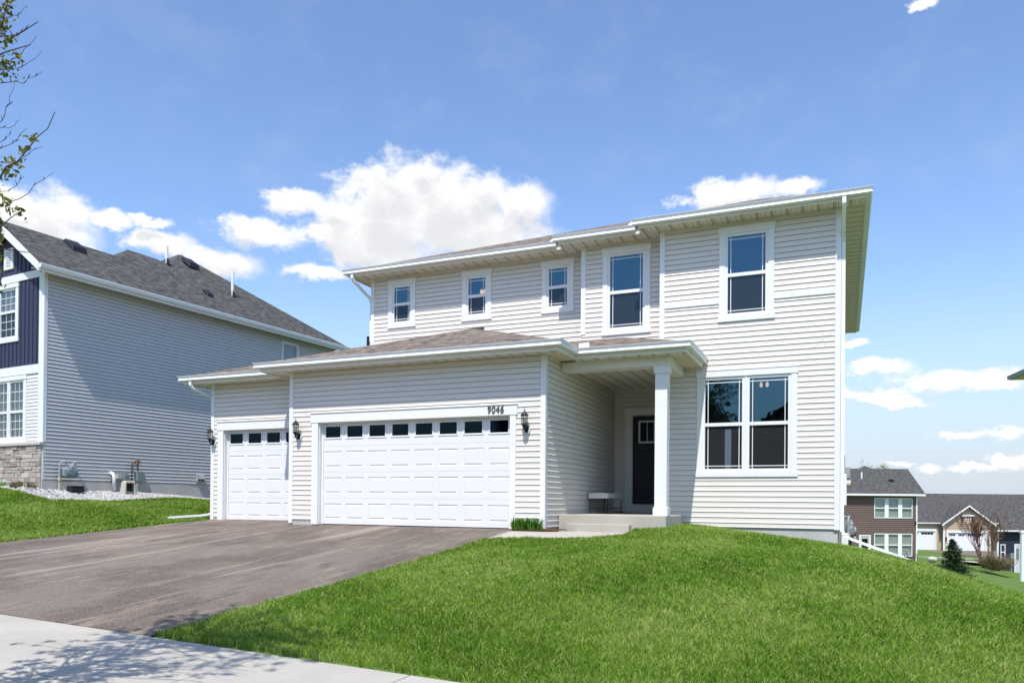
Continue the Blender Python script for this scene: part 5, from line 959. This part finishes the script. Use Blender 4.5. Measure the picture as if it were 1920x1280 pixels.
buds = [(4, 20, 1.0), (15, 9, .8), (9, 50, .9), (13, 73, .8), (4, 117, .8), (22, 126, .9), (4, 136, 1.1), (33, 103, .35), (41, 283, .6), (14, 311, 1.0), (62, 258, .3), (5, 331, .7), (8, 371, .6), (17, 388, .7), (26, 301, .4), (2, 62, 1.0)]
b.build('trunk', BARK, T_, smooth=True)
b = MB()
for (p, d) in lv:
    if g.uniform() < .85 and not (sight(p)[0] > 42 and sight(p)[1] > -40): leaf_cluster(b, p, g, int(g.integers(18, 34)), .028, .024)
for (bx_, by_, k_) in buds: leaf_cluster(b, twig_pt(bx_, by_, -11.65), g, int(7+17*k_), .010+.019*k_, .018)
b.build('crown', LEAFY, T_)
# spruce
def spruce(name, label, loc, h, w, seed):
    g = np.random.default_rng(seed); t = thing(name, label, 'tree', loc); b = MB(); b.tube([(0, 0, -.2), (0, 0, h)], [.05, .008], 6); b.build('trunk', BARK, t); b = MB()
    z = .12
    while z < h*.985:
        f = 1-z/h; rr = w*(f**.85)*g.uniform(.86, 1.1)+.03; nb = int(7+9*f)
        for k in range(nb):
            a = g.uniform(0, 6.283); L_ = rr*g.uniform(.6, 1.08); dr = g.uniform(-.05, .12); m_ = int(7+16*f)
            for j in range(m_):
                s_ = (j+.6)/m_; o = np.array([math.cos(a)*L_*s_, math.sin(a)*L_*s_, z-.12*s_*rr+dr*s_*s_*rr])+g.normal(0, .028, 3); dd = unit(np.array([math.cos(a), math.sin(a), .15])+g.normal(0, .5, 3)); c = unit(np.cross(dd, g.normal(0, 1, 3))); k_ = g.uniform(.08, .17)
                b.add([o, o+c*.036, o+dd*k_, o-c*.036], [(0, 1, 2, 3)], float(min(1, max(0, .15+.55*s_+g.normal(0, .18)))))
        z += h*.030
    b.build('crown', NEEDLE, t); return t
sp = far_local((11.56, 37.05, 0))(0, 0); spruce('spruce_tree', 'small dark green spruce on the slope in front of the tan house', (11.56, 37.05, -3.62), 2.2, 1.2, 5)
# budding multi-stem tree and twiggy shrub
t = thing('redbud_tree', 'upright bare tree with small reddish leaves before the tan house', 'tree', (15.813, 55.25, gz(15.8, 55.2)-.1)); g = np.random.default_rng(8); b = MB(); lv = []
for k in range(8):
    a = g.uniform(0, 6.28); grow(b, lv, (.08*math.cos(a), .08*math.sin(a), 0), (.34*math.cos(a), .34*math.sin(a), 1), g.uniform(1.4, 2.2), .05, 3, g, spread=.38, up=.16, kids=(2, 3), minr=.012)
b.build('trunk', BARKR, t); b = MB()
for (p, d) in lv:
    if g.uniform() < .40 and p[2] > 1.6: leaf_cluster(b, p, g, 4, .07, .06)
b.build('crown', BUD, t)
t = thing('shrub', 'rounded twiggy tan shrub at the foot of the budding tree', 'shrub', (16.5, 54.6, gz(16.5, 54.6)-.05)); g = np.random.default_rng(9); b = MB()
for k in range(900):
    a = g.uniform(0, 6.28); u_ = g.uniform(.05, 1)**.6; d = unit([math.cos(a)*u_*1.25, math.sin(a)*u_, .75]); L_ = g.uniform(.7, 1.5); p0 = np.array([math.cos(a)*.25*u_, math.sin(a)*.25*u_, 0]); p1 = p0+d*L_*.6+g.normal(0, .05, 3); p2 = p0+d*L_+g.normal(0, .12, 3); b.tube([p0, p1, p2], [.014, .011, .007], 3, caps=False, tint=float(g.uniform()))
b.build('stems', TWIG, t); b = MB()
for k in range(900):
    a = g.uniform(0, 6.28); e_ = math.asin(g.uniform(.05, .98)); r_ = g.uniform(.6, 1.15); leaf_cluster(b, (1.1*r_*math.cos(a)*math.cos(e_), .9*r_*math.sin(a)*math.cos(e_), 1.15*r_*math.sin(e_)), g, 2, .05, .035, (.3, 1))
b.build('twigs', TWIG, t)
# tree top showing over the long roof
t = thing('tree', 'pale yellow tree top just showing over the long charcoal roof', 'tree', far_local(TO)(4.3, 22, -5)); g = np.random.default_rng(4); b = MB(); lv = []
grow(b, lv, (0, 0, 0), (0, 0, 1), 5.2, .16, 3, g, spread=.5, up=.1, kids=(3, 4), minr=.02); b.build('trunk', BARK, t); b = MB()
for (p, d) in lv: leaf_cluster(b, p, g, 8, .25, .12)
b.build('crown', LEAFY, t)
# bare tree across the street
t = thing('bare_tree', 'bare tree across the street mirrored in the double window', 'tree', (-.9, -24.5, -1.2)); g = np.random.default_rng(14); b = MB(); lv = []
grow(b, lv, (0, 0, 0), (0, 0, 1), 3.2, .16, 4, g, spread=.5, up=.12, kids=(3, 4), minr=.008, n=6); b.build('trunk', BARK, t)

# dandelion seed heads in the lawn
dn = thing('dandelion', 'small white dandelion seed head standing in the front lawn', 'dandelion', (0, 0, 0), 0, 'dandelions in the front lawn')
MB().tube([(0, 0, -.02), (.006, 0, .05), (.01, .004, .105)], .0022, 5).build('stem', LILY, dn); b = MB(); g = np.random.default_rng(2)
for k in range(90):
    d = unit(g.normal(0, 1, 3)); c = unit(np.cross(d, [.3, .5, .8])); o = np.array([.01, .004, .115]); b.add([o, o+d*.022+c*.003, o+d*.026, o+d*.022-c*.003], [(0, 1, 2, 3)], .9)
b.build('seed_head', mat('seed_fluff', (.52, .52, .46), .9, .1), dn); dn.scale = (.7, .7, .7)
for k, (x, y) in enumerate(((2.05, -5.9), (3.35, -4.9), (.6, -4.4))):
    if k == 0: dn.location = (x, y, gz(x, y))
    else: dup(dn, (x, y, gz(x, y)), k*1.3, dn['label'])
# ------------------------------------------------------------------ grass blades
def project(x, y, z):
    d = np.stack([x-CAM[0], y-CAM[1], z-CAM[2]], 1); w = d@F_; return 960+FPX*(d@CR)/np.maximum(w, .01), CY-FPX*(d@CU)/np.maximum(w, .01), w
def grass(name, x0, x1, y0, y1, dens, keep, h=(.035, .075), wscale=1.0):
    g = np.random.default_rng(abs(hash(name)) % 1000 if False else len(name)*7+3); n = int((x1-x0)*(y1-y0)*dens); x = g.uniform(x0, x1, n); y = g.uniform(y0, y1, n); dist = np.hypot(x-CAM[0], y-CAM[1])
    k = keep(x, y) & (g.uniform(0, 1, n) < np.clip((7.5/dist)**1.15, .05, 1)); x, y, dist = x[k], y[k], dist[k]; z = ground(x, y)
    px, py, w = project(x, y, z); k = (w > .5) & (px > -260) & (px < 2180) & (py < 1420); x, y, z, dist = x[k], y[k], z[k], dist[k]; n = len(x)
    patch = np.sin(x*1.7+1.3*np.sin(y*1.1))*np.sin(y*1.9+1.1*np.sin(x*.9+2))*.5+.5*np.sin(x*4.1+y*2.3+2*np.sin(y*1.6))*np.sin(y*3.7-x*1.3)
    hh = g.uniform(*h, n)*(1+.18*patch+.12*np.sin(x*8.3+2*np.sin(y*6.1))*np.sin(y*7.7+1.7*np.sin(x*5.3))); a = g.uniform(0, 2*math.pi, n); lean = hh*g.uniform(.35, 1.5, n); wd = wscale*np.maximum(.0030, .00042*dist)*g.uniform(.7, 1.3, n)
    dx, dy = np.cos(a), np.sin(a); t2 = g.uniform(0, 2*math.pi, n); sx, sy = np.cos(t2)*wd, np.sin(t2)*wd
    V = np.empty((n, 5, 3)); V[:, 0] = np.stack([x-sx, y-sy, z-.01], 1); V[:, 1] = np.stack([x+sx, y+sy, z-.01], 1); mx, my, mz = x+dx*lean*.35, y+dy*lean*.35, z+hh*.62
    V[:, 2] = np.stack([mx+sx*.8, my+sy*.8, mz], 1); V[:, 3] = np.stack([mx-sx*.8, my-sy*.8, mz], 1); V[:, 4] = np.stack([x+dx*lean, y+dy*lean, z+hh], 1)
    big = np.sin(x*.9+y*.5+1.2*np.sin(y*.8+.4))*np.sin(y*1.05-x*.35+1.5*np.sin(x*.7)); tint = np.clip(.49+.10*patch-.14*big+.07*np.sin(x*7.3+2*np.sin(y*5.1))*np.sin(y*6.7+1.7*np.sin(x*4.3))+g.normal(0, .23, n), 0, .9); dry = g.uniform(0, 1, n) < .04+.05*np.clip(-patch, 0, 1)+.08*np.clip(-big-.45, 0, 1); tint = np.where(dry, g.uniform(.86, 1, n), tint)
    me = bpy.data.meshes.new(name); me.vertices.add(n*5); me.vertices.foreach_set('co', V.ravel()); o_ = np.arange(n)*5
    loops = np.stack([o_, o_+1, o_+2, o_+3, o_+3, o_+2, o_+4], 1).ravel(); me.loops.add(n*7); me.loops.foreach_set('vertex_index', loops.astype(np.int32)); me.polygons.add(n*2)
    ls = np.stack([np.arange(n)*7, np.arange(n)*7+4], 1).ravel(); me.polygons.foreach_set('loop_start', ls.astype(np.int32)); me.polygons.foreach_set('loop_total', np.tile([4, 3], n).astype(np.int32)); me.update(calc_edges=True)
    at = me.attributes.new('tint', 'FLOAT', 'FACE'); at.data.foreach_set('value', np.repeat(tint, 2).astype(np.float32)); me.materials.append(BLADE)
    o = bpy.data.objects.new(name, me); COL.objects.link(o); kind(o, 'stuff'); print(name, n); return o
def right_ok(x, y):
    edge = drive_right(np.minimum(y, .1))+.02*np.sin(y*9)+.015*np.sin(y*23); ok = (x > edge) & (y > -8.84+.012*np.sin(x*14))
    ok &= ~((x < 1.68) & (y > np.interp(x, WKX, WKY)-.02+.015*np.sin(x*11))); ok &= ~((x < 2.36) & (y > .78)); ok &= ~((x < 5.54) & (y > 2.58)); return ok
grass('lawn_grass', -1.1, 10.5, -8.85, 2.6, 5600, right_ok)
grass('side_lawn_grass', 5.54, 14, 2.6, 11, 4200, lambda x, y: x > 5.56, h=(.05, .10))
def left_ok(x, y):
    c, s_ = math.cos(LHA), math.sin(LHA); xl = (x-LHO[0])*c+(y-LHO[1])*s_; yl = -(x-LHO[0])*s_+(y-LHO[1])*c; w = np.interp(yl, RBX, RBW)
    return (x < drive_left(np.minimum(y, 0))+.01) & ~((yl > -.86) & (xl < w) & (xl > -3.05)) & ~((xl < 0) & (yl > -.2)) & ((x < -9.77) | (y < .6))
grass('left_lawn_grass', -21, -9.7, -8.85, 8, 7000, left_ok, h=(.04, .08))
